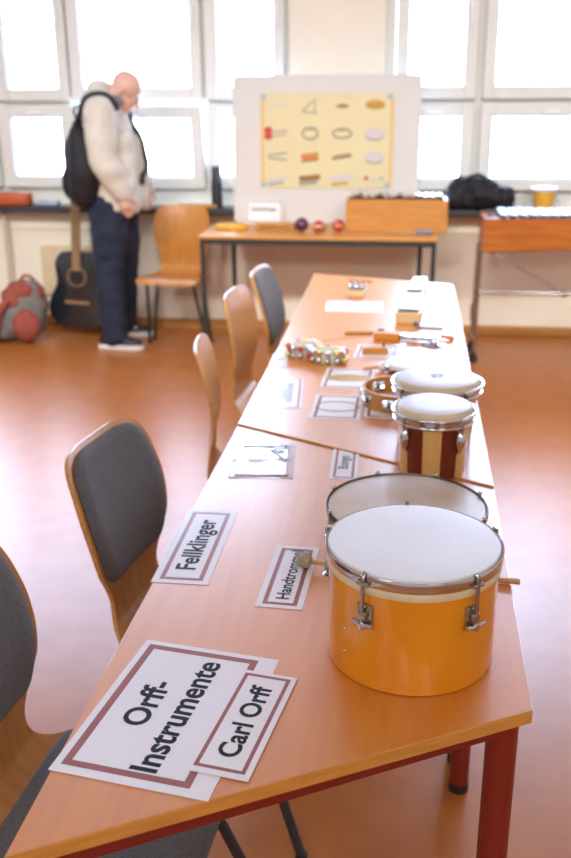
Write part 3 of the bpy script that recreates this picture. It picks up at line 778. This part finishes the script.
pic(lambda b: [loop(b, gx[2], gz[1], .055, .026, 1, .006), bar(b, gx[2] - .01, gz[1] + .018, .03, .005, 5)])
pic(lambda b: [ell(b, gx[3], gz[1] - .012, .058, .030, 1), ell(b, gx[3], gz[1], .060, .032, 0, .003)])
pic(lambda b: [bar(b, gx[0], gz[2] + .014, .058, .006, 1, .12), bar(b, gx[0], gz[2] - .014, .058, .006, 1, -.1)])
pic(lambda b: [bar(b, gx[1], gz[2], .052, .020, 4, .12), bar(b, gx[1], gz[2] - .024, .05, .005, 3, .12)])
pic(lambda b: [bar(b, gx[2], gz[2] - .002, .060, .008, 3, .16), bar(b, gx[2], gz[2] + .012, .05, .004, 1, .16)])
pic(lambda b: [ell(b, gx[3], gz[2] - .012, .056, .030, 1), ell(b, gx[3], gz[2], .058, .032, 0, .003)])
pic(lambda b: [bar(b, gx[0], gz[3], .060, .014, 0, .16), bar(b, gx[0] - .01, gz[3] - .024, .048, .007, 1, .16)])
pic(lambda b: [bar(b, gx[1], gz[3] + .010, .064, .016, 3, .1), bar(b, gx[1] - .008, gz[3] - .020, .056, .012, 1, .1)])
pic(lambda b: [bar(b, gx[2], gz[3] + .008, .064, .020, 0, .12), bar(b, gx[2] - .01, gz[3] - .024, .052, .010, 5, .12)])
pic(lambda b: [ell(b, gx[3] - .045, gz[3] + .01, .014, .012, 2), ell(b, gx[3], gz[3], .022, .016, 0), ell(b, gx[3] + .045, gz[3] + .008, .012, .012, 6)])

# things on the window table
t = thing('table_sign', 'small white sign with mauve border propped against the display board', 'sign', (-.905, 5.915, BT), 0, None, (R(76), 0, 0))
b = BM(); box(b, -.118, .118, 0, .148, 0, .0015); obj('sheet', b, M['paper'], t)
b = BM(); frame_xy(b, -.110, .110, .008, .140, .007, .0012, .0020); obj('printed_border', b, M['mauve'], t)
b, k = text_bm('Selbstklinger', .165, .0018, .02)
for v in b.verts: v.co.y += .080
obj('lettering', b, M['ink'], t)
t = thing('box_xylophone', 'honey wood box xylophone with dark and white bars on the window table', 'xylophone', (-.085, 5.72, BT))
b = BM(); L_, D_ = .297, .10
v = [b.verts.new(p) for p in ((-L_, -D_, 0), (L_, -D_, 0), (L_, D_, 0), (-L_, D_, 0), (-L_ * .985, -D_ * .9, .185), (L_ * .985, -D_ * .9, .185), (L_ * .985, D_ * .9, .185), (-L_ * .985, D_ * .9, .185))]
for f in ((3, 2, 1, 0), (4, 5, 6, 7), (0, 1, 5, 4), (1, 2, 6, 5), (2, 3, 7, 6), (3, 0, 4, 7)): b.faces.new([v[i] for i in f])
bmesh.ops.bevel(b, geom=b.edges[:], offset=.005, segments=2, affect='EDGES'); obj('resonator_box', b, M['xylo'], t)
for k in range(14):
    x = -.255 + k * .0385; ln = .105 - .002 * k
    b = BM(); box(b, x - .014, x + .014, -ln, ln, .195, .208, .003); obj('bar', b, M['bead'] if k % 3 == 1 else M['chrome'], t)
for s in (-1, 1):
    b = BM(); tube(b, [(-.268, s * .058, .190), (.268, s * .052, .190)], .0052, 8); obj('rail', b, M['bead'], t, 40)
def shaker(label, x, y, r, m, m2, hd):
    t = thing('maraca', label, 'maraca', (x, y, BT), R(hd), 'maracas on the window table')
    b = BM(); ball(b, (0, 0, r), (r, r, r), u=24, v=16); obj('rattle_head', b, M[m], t, 80)
    b = BM(); lathe(b, [(r * 1.003, -.006), (r * 1.02, 0), (r * 1.003, .006)], 32, (0, 0, r), cap0=False, cap1=False, M=None); obj('band', b, M[m2], t, 60)
    b = BM(); tube(b, [(r * .9, 0, r * .85), (r + .10, 0, .012)], [.009, .011], 12); obj('handle', b, M['stick'], t, 40)
shaker('dark purple maraca head, leftmost of the three round shakers', -.635, 5.62, .040, 'purple', 'purple', 110)
shaker('red maraca head with pale band, between the purple one and the wooden box', -.535, 5.60, .034, 'rball', 'cream', 80)
shaker('orange-red maraca head right against the wooden box', -.418, 5.605, .037, 'rball', 'orwood', 95)
t = thing('wood_block', 'flat orange wood block lying in front of the small sign', 'wood block', (-.80, 5.68, BT), R(2))
b = BM(); box(b, -.115, .115, -.045, .045, 0, .042, .006); obj('block', b, M['xylo'], t)
b = BM(); box(b, -.09, .09, -.0465, -.042, .018, .026); obj('slot', b, M['bead'], t)
b = BM(); N = 12
prism(b, [(.10 * math.cos(2 * PI * k / N) * (1 + .12 * math.sin(3 * k)), .07 * math.sin(2 * PI * k / N) * (1 + .1 * math.cos(2 * k))) for k in range(N)], 0, .030, bev=.008)
o = obj('folded_cloth', b, M['yellow'], None, 50, (-1.06, 5.66, BT)); tag(o, 'crumpled yellow cloth at the left end of the window table', 'cloth')
t = thing('rubber_mallet', 'mallet with blue-grey rubber head lying before the wooden box', 'mallet', (.0, 5.54, BT), R(4))
b = BM(); tube(b, [(-.14, 0, .010), (.05, 0, .012)], .005, 10); obj('handle', b, M['stick'], t, 40)
b = BM(); tube(b, cat([(.03, 0, .013), (.05, 0, .014), (.11, 0, .014), (.125, 0, .013)], 10), [.006, .010, .013, .014, .014, .014, .014, .013, .010, .006], 12); obj('mallet_head', b, M['bluegrey'], t, 50)

# ------------------------------------------------------------------ on the sill
SZ = .822
o = None
t = thing('thermos_flask', 'slim black flask standing on the window sill beside the display board', 'flask', (-1.235, 6.10, SZ))
b = BM(); lathe(b, [(.030, 0), (.034, .004), (.034, .17), (.030, .185), (.027, .19)], 32); obj('body', b, M['black'], t, 40)
b = BM(); lathe(b, [(.027, .188), (.031, .192), (.031, .25), (.027, .256)], 32); obj('cap', b, M['dsteel'], t, 40)
b = BM(); box(b, -.13, .13, -.03, .03, 0, .022, .006); o = obj('ruler', b, M['xylo'], None, None, (-1.36, 6.09, SZ)); tag(o, 'short honey wood ruler lying on the dark sill beside the flask', 'wood')
b = BM()
prism(b, [(-.33, -.055), (.20, -.055), (.30, -.03), (.31, .04), (.20, .055), (-.33, .055)], 0, .085, bev=.02)
t = thing('instrument_case', 'flat rust-orange case lying on the sill at the left photo edge', 'case', (-2.78, 6.10, SZ)); obj('case_body', b, M['rust'], t, 50)
b = BM(); tube(b, cat([(-.05, -.058, .05), (-.04, -.075, .05), (.04, -.075, .05), (.05, -.058, .05)], 12), .006, 8); obj('handle', b, M['bead'], t, 40)
b = BM(); prism(b, [(-.075, -.04), (.06, -.045), (.09, .0), (.05, .045), (-.08, .04)], 0, .035, bev=.012); o = obj('fabric_pouch', b, M['bluebar'], None, 50, (-2.36, 6.10, SZ)); tag(o, 'pale blue crumpled pouch on the sill beside the rust-orange case', 'pouch')
# black bag
b = BM()
for (x, y, z, r) in ((-.17, 0, .055, (.09, .08, .055)), (-.10, .01, .11, (.11, .085, .085)), (.0, 0, .10, (.13, .085, .10)), (.11, 0, .075, (.11, .08, .075)), (.18, -.01, .07, (.075, .07, .085)), (.06, .0, .14, (.07, .06, .05)), (-.03, -.02, .16, (.06, .05, .045))):
    ball(b, (x, y, z), r)
o = obj('backpack_body', b, M['bagblack'])
remesh(o, .012, 1)
for v in o.data.vertices:
    p = v.co; d = noise.noise(p * 14) * .018 + noise.noise(p * 34) * .008; v.co += v.normal * d
    v.co.z = max(v.co.z, .001)
t = thing('black_bag', 'crumpled black bag heaped on the sill right of the display board', 'bag', (.40, 6.09, SZ)); t.scale = (.9, 1, 1.03); o.parent = t; o.name = 'bag_body'
b = BM(); tube(b, cat([(-.12, -.05, .14), (-.09, -.085, .19), (.0, -.085, .215), (.06, -.06, .18)], 16), .008, 8); obj('strap', b, M['black'], t, 40)
# small orange cup drum
t = thing('cup_drum', 'small orange tapered drum with white top on the right of the sill', 'drum', (.80, 6.09, SZ))
b = BM(); lathe(b, [(.050, .012), (.053, .014), (.068, .125), (.064, .125)], 40); obj('shell', b, M['yellow'], t, 40)
b = BM(); lathe(b, [(.066, .118), (.078, .120), (.078, .138), (.070, .142), (0, .143)], 40); obj('drum_skin', b, M['skin_head'], t, 40)
b = BM(); lathe(b, [(.052, 0), (.056, .002), (.056, .013), (.05, .014)], 40); obj('foot_ring', b, M['black'], t, 40)

# ------------------------------------------------------------------ metallophone on a stand, right
t = thing('bass_metallophone', 'large reddish wood metallophone on a wheeled chrome stand at the right photo edge', 'metallophone', (.915, 5.66, 0))
b = BM(); x0, x1 = -.51, .62
v = [b.verts.new(p) for p in ((x0, -.16, .655), (x1, -.13, .70), (x1, .13, .70), (x0, .16, .655), (x0, -.17, .845), (x1, -.14, .855), (x1, .14, .855), (x0, .17, .845))]
for f in ((3, 2, 1, 0), (4, 5, 6, 7), (0, 1, 5, 4), (1, 2, 6, 5), (2, 3, 7, 6), (3, 0, 4, 7)): b.faces.new([v[i] for i in f])
bmesh.ops.bevel(b, geom=b.edges[:], offset=.006, segments=2, affect='EDGES'); obj('resonator_box', b, M['xylor'], t)
for k in range(18):
    x = x0 + .115 + k * .056
    b = BM(); box(b, x - .023, x + .023, -.155 + .002 * k, .155 - .002 * k, .861, .872, .003); obj('bar', b, M['bluebar'], t)
for s in (-1, 1):
    b = BM(); tube(b, [(x0 + .02, s * .09, .857), (x1 - .02, s * .08, .862)], .007, 8); obj('rail', b, M['bead'], t, 40)
for sx, xx in ((-1, x0 + .0), (1, x1 - .02)):
    for sy in (-1, 1):
        b = BM(); tube(b, [(xx, sy * .13, .67), (xx - .01, sy * .13, .05)], .010, 12); tube(b, [(xx - .01, sy * .13, .30), (xx - .01, sy * .13, .20)], .015, 12); g = obj('leg', b, M['nickel'], t, 40)
        b = BM(); tube(b, [(xx - .012, sy * .13 - .012, .028), (xx - .012, sy * .13 + .012, .028)], .028, 20); tube(b, [(xx - .01, sy * .13, .03), (xx - .01, sy * .13, .07)], .012, 10); obj('caster', b, M['black'], g, 40)
b = BM(); tube(b, [(x0, -.13, .425), (x1 - .03, -.13, .425)], .011, 12)
tube(b, [(x0 - .005, -.13, .12), (x0 - .005, .13, .12)], .009, 10); tube(b, [(x1 - .03, -.13, .12), (x1 - .03, .13, .12)], .009, 10)
ball(b, (-.03, -.13, .425), .022); obj('stand_rail', b, M['nickel'], t, 40)
b = BM(); tube(b, [(x0 + .05, -.13, .655), (-.03, -.13, .43)], .006, 10); tube(b, [(x1 - .05, -.12, .69), (-.03, -.13, .43)], .006, 10); obj('brace', b, M['nickel'], t, 40)

# ------------------------------------------------------------------ guitar
t = thing('acoustic_guitar', 'black acoustic guitar leaning upright under the sill behind the man', 'guitar', (-2.135, 5.905, .062), 0, None, (R(-4.5), R(1.5), R(-4)))
half = cat([(0, 0), (.11, .008), (.185, .07), (.196, .15), (.165, .235), (.140, .29), (.145, .36), (.150, .42), (.115, .482), (.05, .497), (.0, .498)], 60)
out = [(x, z) for x, z in half] + [(-x, z) for x, z in half[-2:0:-1]]
b = BM(); prism(b, out, -.05, .05, M=MX, bev=.005); obj('body', b, M['guitar'], t, 40)
b = BM(); prism(b, [(.052 * math.cos(2 * PI * k / 36), .335 + .052 * math.sin(2 * PI * k / 36)) for k in range(36)], .0495, .0508, M=MX); obj('soundhole', b, M['black'], t)
b = BM(); tube(b, [(.060 * math.cos(2 * PI * k / 40), -.0508, .335 + .060 * math.sin(2 * PI * k / 40)) for k in range(40)], .007, 6, 0, True); obj('rosette', b, M['fret'], t, 60)
b = BM(); box(b, -.085, .085, -.060, -.050, .158, .180, .004); obj('bridge', b, M['fret'], t)
b = BM(); box(b, -.029, .029, -.066, -.038, .37, .93, .008); g = obj('neck', b, M['fret'], t)
b = BM(); box(b, -.036, .036, -.060, -.044, .925, 1.05, .005); h = obj('headstock', b, M['guitar'], t)
for s in (-1, 1):
    for k in range(3):
        b = BM(); ball(b, (s * .046, -.052, .955 + .034 * k), (.011, .006, .008)); obj('tuning_peg', b, M['nickel'], h, 60)
b = BM()
for k in range(6): tube(b, [(-.022 + .0088 * k, -.064, .17), (-.019 + .0076 * k, -.068, .93)], .0008, 4)
obj('string', b, M['nickel'], t, 60)

# ------------------------------------------------------------------ coral rucksack on the floor
t = thing('coral_rucksack', 'coral red and grey rucksack slumped on the floor left of the guitar', 'rucksack', (-2.50, 5.76, 0), R(4)); t.scale = (1.1, 1.0, 1.16)
b = BM()
for (x, y, z, r) in ((.02, 0, .13, (.155, .12, .13)), (.05, .01, .21, (.13, .10, .13)), (-.06, 0, .10, (.15, .12, .10)), (-.16, -.02, .07, (.10, .10, .07)), (.09, .0, .27, (.075, .075, .07))): ball(b, (x, y, z), r)
o = obj('bag_body', b, M['baggrey'], t); remesh(o, .012, 2)
for v in o.data.vertices: v.co += v.normal * noise.noise(v.co * 13) * .014; v.co.z = max(v.co.z, .001)
b = BM(); ball(b, (.075, -.095, .105), (.085, .055, .092)); o = obj('front_pocket', b, M['bagred'], t); remesh(o, .01, 1)
for v in o.data.vertices: v.co += v.normal * noise.noise(v.co * 18) * .01; v.co.z = max(v.co.z, .003)
b = BM(); ball(b, (.045, -.012, .285), (.10, .085, .055)); ball(b, (-.01, -.03, .24), (.075, .08, .07)); ball(b, (.12, .0, .27), (.05, .06, .06)); o = obj('top_flap', b, M['bagred'], t); remesh(o, .01, 1)
for v in o.data.vertices: v.co += v.normal * noise.noise(v.co * 20 + Vector((5, 0, 0))) * .014
b = BM(); tube(b, cat([(-.02, -.10, .25), (-.07, -.135, .18), (-.09, -.14, .10), (-.13, -.13, .03), (-.10, -.155, .014)], 24), .022, 8); obj('strap', b, M['bagred'], t, 60)
b = BM(); tube(b, cat([(-.10, -.06, .15), (-.17, -.11, .11), (-.22, -.12, .07), (-.26, -.10, .03)], 24), .026, 8); obj('strap', b, M['bagred'], t, 60)
b = BM(); tube(b, cat([(.03, 0, .33), (.06, -.01, .365), (.10, -.01, .36), (.13, 0, .32)], 14), .009, 8); obj('grab_handle', b, M['bagred'], t, 60)

# ------------------------------------------------------------------ man
mx, my = -1.785, 5.68
t = thing('person', 'bald man in cream jacket and dark jeans, standing with bowed head at the window', 'person', (mx, my, 0))
def P(x, y, z): return (x - mx, y - my, z)
HC = Vector(P(-1.668, 5.68, 1.535))
HR = Matrix.Rotation(R(42), 3, 'Y')       # bowed head
b = BM()
ball(b, HC + HR @ Vector((-.012, 0, .022)), (.092, .075, .084), u=24, v=16, M=HR.to_4x4())
ball(b, HC + HR @ Vector((.020, 0, -.045)), (.070, .060, .078), u=24, v=16, M=HR.to_4x4())
ball(b, HC + HR @ Vector((.062, 0, -.085)), (.028, .036, .026), M=HR.to_4x4())          # chin
limb(b, [HC + HR @ Vector((.082, 0, .012)), HC + HR @ Vector((.108, 0, -.028))], [.009, .014], 10)   # nose
ball(b, HC + HR @ Vector((.082, 0, .02)), (.016, .052, .010), M=HR.to_4x4())             # brow
ball(b, HC + HR @ Vector((.084, 0, -.058)), (.012, .026, .006), M=HR.to_4x4())           # lips
ball(b, HC + HR @ Vector((.084, 0, -.072)), (.011, .022, .006), M=HR.to_4x4())
for s in (-1, 1):
    ball(b, HC + HR @ Vector((-.008, s * .080, -.015)), (.020, .010, .033), M=HR.to_4x4())   # ears
limb(b, [HC + HR @ Vector((-.03, 0, -.04)), P(-1.755, 5.68, 1.44), P(-1.79, 5.68, 1.38)], [.060, .062, .085])
limb(b, [P(-1.79, 5.68, 1.38), P(-1.785, 5.68, 1.15), P(-1.765, 5.68, .92)], [.105, .115, .115], 20)
SHN, ELN, WRN = P(-1.785, 5.50, 1.42), P(-1.755, 5.445, 1.15), P(-1.672, 5.49, .985)
SHF, ELF, WRF = P(-1.785, 5.86, 1.42), P(-1.745, 5.915, 1.15), P(-1.655, 5.87, .985)
for (a, e, w) in ((SHN, ELN, WRN), (SHF, ELF, WRF)):
    limb(b, [P(-1.79, 5.68, 1.37), a], [.07, .055]); limb(b, [a, e, w], [.052, .042, .028])
KN, AN = P(-1.820, 5.625, .50), P(-1.825, 5.625, .09); KF, AF = P(-1.785, 5.83, .50), P(-1.855, 5.96, .09)
for (h, k_, a) in ((P(-1.80, 5.60, .86), KN, AN), (P(-1.78, 5.76, .86), KF, AF)):
    limb(b, [h, k_, a], [.085, .055, .042]); limb(b, [a, (a[0] + .10, a[1], .035)], [.035, .028])
def hand(w, side):
    w = Vector(w); d = Vector((.22, 0, -.97)).normalized(); sd = Vector((.97, 0, .22)); o_ = Vector((0, side, 0))
    limb(b, [w, w + d * .04, w + d * .085], [.026, .036, .034], 10)
    for k in range(4):
        q = (k - 1.5) * .018; Ln = (.062, .074, .070, .055)[k]; base = w + d * .088 + sd * q
        limb(b, [base, base + d * Ln * .5 - o_ * .006, base + d * Ln * .9 - o_ * .024], [.0095, .0088, .0075], 8)
    th = w + d * .04 + sd * .032
    limb(b, [th, th + sd * .022 + d * .025, th + sd * .026 + d * .055 - o_ * .01], [.013, .011, .009], 8)
hand(WRN, -1); hand(WRF, 1)
body = obj('body', b, M['flesh'], t); remesh(body, .0052, 2)
for s in (-1, 1):
    b = BM(); ball(b, HC + HR @ Vector((.074, s * .031, -.002)), .0100); e = obj('eye', b, M['eye'], t, 80)
    b = BM(); ball(b, HC + HR @ Vector((.0815, s * .031, -.003)), .004); obj('iris', b, M['ink'], e, 80)
# trousers
b = BM()
limb(b, [P(-1.795, 5.61, .90), P(-1.805, 5.615, .70), KN, P(-1.822, 5.622, .25), P(-1.812, 5.625, .085)], [.122, .115, .094, .086, .080], 18)
limb(b, [P(-1.78, 5.75, .90), P(-1.775, 5.78, .70), KF, P(-1.825, 5.91, .25), P(-1.85, 5.96, .085)], [.118, .110, .088, .080, .078], 18)
ball(b, P(-1.81, 5.68, .88), (.14, .17, .11))
o = obj('jeans', b, M['denim'], t); remesh(o, .010, 2)
for v in o.data.vertices: v.co += v.normal * noise.noise(Vector((v.co.x * 9, v.co.y * 9, v.co.z * 16))) * .009
# shoes
for (a, hd) in ((AN, -3), (AF, 6)):
    Mx = Matrix.Translation((a[0], a[1], 0)) @ Matrix.Rotation(R(hd), 4, 'Z')
    ol = cat([(-.105, 0), (-.09, -.036), (-.02, -.040), (.08, -.050), (.16, -.042), (.195, 0), (.16, .042), (.08, .046), (-.02, .040), (-.09, .036), (-.105, 0)], 44)[:-1]
    b = BM(); ball(b, (.10, 0, .035), (.088, .043, .038)); ball(b, (-.02, 0, .052), (.078, .037, .055)); ball(b, (.05, 0, .05), (.07, .038, .042)); box(b, -.09, .16, -.033, .033, .018, .04, .01)
    for v in b.verts: v.co = Mx @ v.co
    s = obj('shoe', b, M['shoe'], t); remesh(s, .006, 2)
    b = BM(); prism(b, ol, 0, .030, M=Mx, bev=.006); obj('sole', b, M['sole'], s, 50)
# jacket
b = BM()
c = cat([(-1.775, .86, .155, .175), (-1.775, .95, .160, .185), (-1.78, 1.10, .150, .190), (-1.79, 1.25, .145, .200), (-1.80, 1.38, .135, .190), (-1.795, 1.46, .105, .130), (-1.765, 1.49, .080, .090)], 25)
rings = []
for (x, z, rx, ry) in c:
    rings.append([b.verts.new(P(x + rx * math.cos(2 * PI * k / 32), 5.68 + ry * math.sin(2 * PI * k / 32), z)) for k in range(32)])
for A_, B_ in zip(rings, rings[1:]):
    for k in range(32): b.faces.new((A_[k], A_[(k + 1) % 32], B_[(k + 1) % 32], B_[k]))
b.faces.new(rings[0][::-1]); b.faces.new(rings[-1])
for (a, e, w) in ((SHN, ELN, WRN), (SHF, ELF, WRF)):
    m_ = tuple((p + q) / 2 for p, q in zip(a, e)); n_ = tuple((p + q) / 2 for p, q in zip(e, w))
    limb(b, [a, m_, e, n_, w], [.090, .088, .080, .076, .066], 16)
    d_ = (Vector(w) - Vector(e)).normalized(); limb(b, [Vector(w) - d_ * .03, Vector(w) + d_ * .035], [.062, .048], 12)
    limb(b, [P(-1.79, 5.68, 1.41), a], [.10, .086])
limb(b, [P(-1.68, 5.60, 1.25), P(-1.66, 5.57, 1.02), P(-1.635, 5.57, .875)], [.055, .055, .040])
limb(b, [P(-1.68, 5.76, 1.25), P(-1.66, 5.79, 1.02), P(-1.64, 5.79, .88)], [.055, .055, .040])
ball(b, P(-1.845, 5.68, 1.475), (.085, .130, .075)); ball(b, P(-1.825, 5.68, 1.545), (.075, .105, .048)); ball(b, P(-1.76, 5.64, 1.47), (.06, .09, .055))
jk = obj('jacket', b, M['jacket'], t); remesh(jk, .009, 2)
for v in jk.data.vertices:
    v.co += v.normal * (noise.noise(Vector((v.co.x * 8, v.co.y * 8, v.co.z * 13))) * .014)
b = BM(); N = 24
ringp = []
for k in range(N): ringp.append(P(-1.745 + .078 * math.cos(2 * PI * k / N), 5.68 + .086 * math.sin(2 * PI * k / N), 1.495 - .028 * math.cos(2 * PI * k / N)))
tube(b, ringp, .020, 8, 0, True); obj('collar', b, M['bluegrey'], t, 60)
# backpack worn
t = thing('backpack', 'black backpack worn on the back of the man in the cream jacket', 'backpack', (-1.94, 5.65, .86))
def Q(x, y, z): return (x + 1.985, y - 5.665, z - .86)
b = BM()
for (x, z, r) in ((-2.0, 1.02, (.105, .155, .15)), (-1.99, 1.18, (.10, .150, .16)), (-1.965, 1.30, (.075, .13, .10)), (-1.985, .95, (.095, .15, .085)), (-1.95, 1.05, (.10, .16, .12)), (-2.005, 1.10, (.085, .14, .19))): ball(b, Q(x, 5.655, z), r, u=24, v=16)
limb(b, [Q(-1.97, 5.53, 1.30), Q(-1.93, 5.515, 1.12), Q(-1.95, 5.53, .97)], [.05, .10, .085])
limb(b, [Q(-1.93, 5.515, 1.12), Q(-1.85, 5.49, 1.12)], [.07, .03])
o = obj('bag_body', b, M['bagblack'], t); remesh(o, .011, 3)
b = BM(); ball(b, Q(-2.07, 5.655, 1.02), (.045, .12, .11)); o = obj('front_pocket', b, M['bagblack'], t); remesh(o, .010, 2)
for s, yy in ((-1, 5.545), (1, 5.80)):
    b = BM(); pts = cat([Q(-1.96, yy, 1.36), Q(-1.925, yy, 1.50), Q(-1.84, yy, 1.545), Q(-1.74, yy - s * .0, 1.49), Q(-1.675, yy, 1.32), Q(-1.66, yy - .03 * (s < 0), 1.12), Q(-1.74, yy - .06 * (s < 0), 1.0)] if s > 0 else
        [Q(-1.99, 5.54, 1.34), Q(-1.955, 5.50, 1.42), Q(-1.90, 5.495, 1.495), Q(-1.83, 5.51, 1.532), Q(-1.765, 5.54, 1.525), Q(-1.725, 5.56, 1.43)], 24)
    q_ = []
    for i_, p_ in enumerate(pts):
        w_ = Vector(p_) + Vector((-1.94, 5.65, .86)) - Vector((mx, my, 0))
        ok_, c_, n_, _ = jk.closest_point_on_mesh(w_)
        near = c_ + n_ * .010 - Vector((-1.94, 5.65, .86)) + Vector((mx, my, 0))
        q_.append(Vector(p_).lerp(near, min(1, i_ / 5)))
    pts = q_
    tube(b, pts, .017, 8); obj('shoulder_strap', b, M['black'], t, 60)
b = BM(); pts = cat([Q(-1.93, 5.53, 1.12), Q(-1.86, 5.475, 1.10), Q(-1.82, 5.47, 1.13)], 12); tube(b, pts, .013, 8); obj('side_strap', b, M['black'], t, 60)
b = BM(); tube(b, cat([Q(-1.99, 5.60, 1.37), Q(-2.01, 5.62, 1.43), Q(-1.99, 5.68, 1.45), Q(-1.97, 5.70, 1.39)], 14), .007, 8); obj('grab_handle', b, M['black'], t, 60)

# ------------------------------------------------------------------ light
w = bpy.data.worlds.new('sky'); SC.world = w; w.use_nodes = True
bg = w.node_tree.nodes['Background']; bg.inputs[0].default_value = (.55, .70, 1.0, 1); bg.inputs[1].default_value = 27.0
def area(name, loc, rot, sx, sy, power, col, portal=False):
    l = bpy.data.lights.new(name, 'AREA'); l.shape = 'RECTANGLE'; l.size = sx; l.size_y = sy; l.energy = power; l.color = col
    if portal: l.cycles.is_portal = True
    o = bpy.data.objects.new(name, l); link(o); o.location = loc; o.rotation_euler = rot; return o
area('window_portal', ((PX0 - 4.2) / 2, WY + .24, 1.79), (R(-90), 0, 0), 3.42, 1.92, 1, (1, 1, 1), True)
area('window_portal', ((PX1 + 3.2) / 2, WY + .24, 1.79), (R(-90), 0, 0), 3.39, 1.92, 1, (1, 1, 1), True)
def add_fill(x, y, pw, aim, spread, col):  # unseen fill lights, added to brighten the window wall and camera-facing sides
    o = area('fill_light', (x, y, ZC - .12), (0, 0, 0), 1.2, .3, pw, col)
    o.rotation_euler = (Vector(aim) - o.location).to_track_quat('-Z', 'Y').to_euler(); o.data.spread = R(spread)
for x in (-2.6, -.4, 1.8):
    add_fill(x, 1.3, 22, (x, 5.9, .1), 72, (1.0, .97, .93))
    add_fill(x, -2.6, 20, (x * .3, 2.0, .6), 140, (1.0, .94, .86))

vs = SC.view_settings
SC.display_settings.display_device = 'sRGB'
vs.view_transform = 'Standard'; vs.look = 'None'; vs.gamma = 1; vs.use_curve_mapping = False
vs.exposure = -.16
SC.cycles.use_denoising = True
SC.cycles.max_bounces = 8; SC.cycles.sample_clamp_indirect = 8; SC.cycles.caustics_reflective = False; SC.cycles.caustics_refractive = False
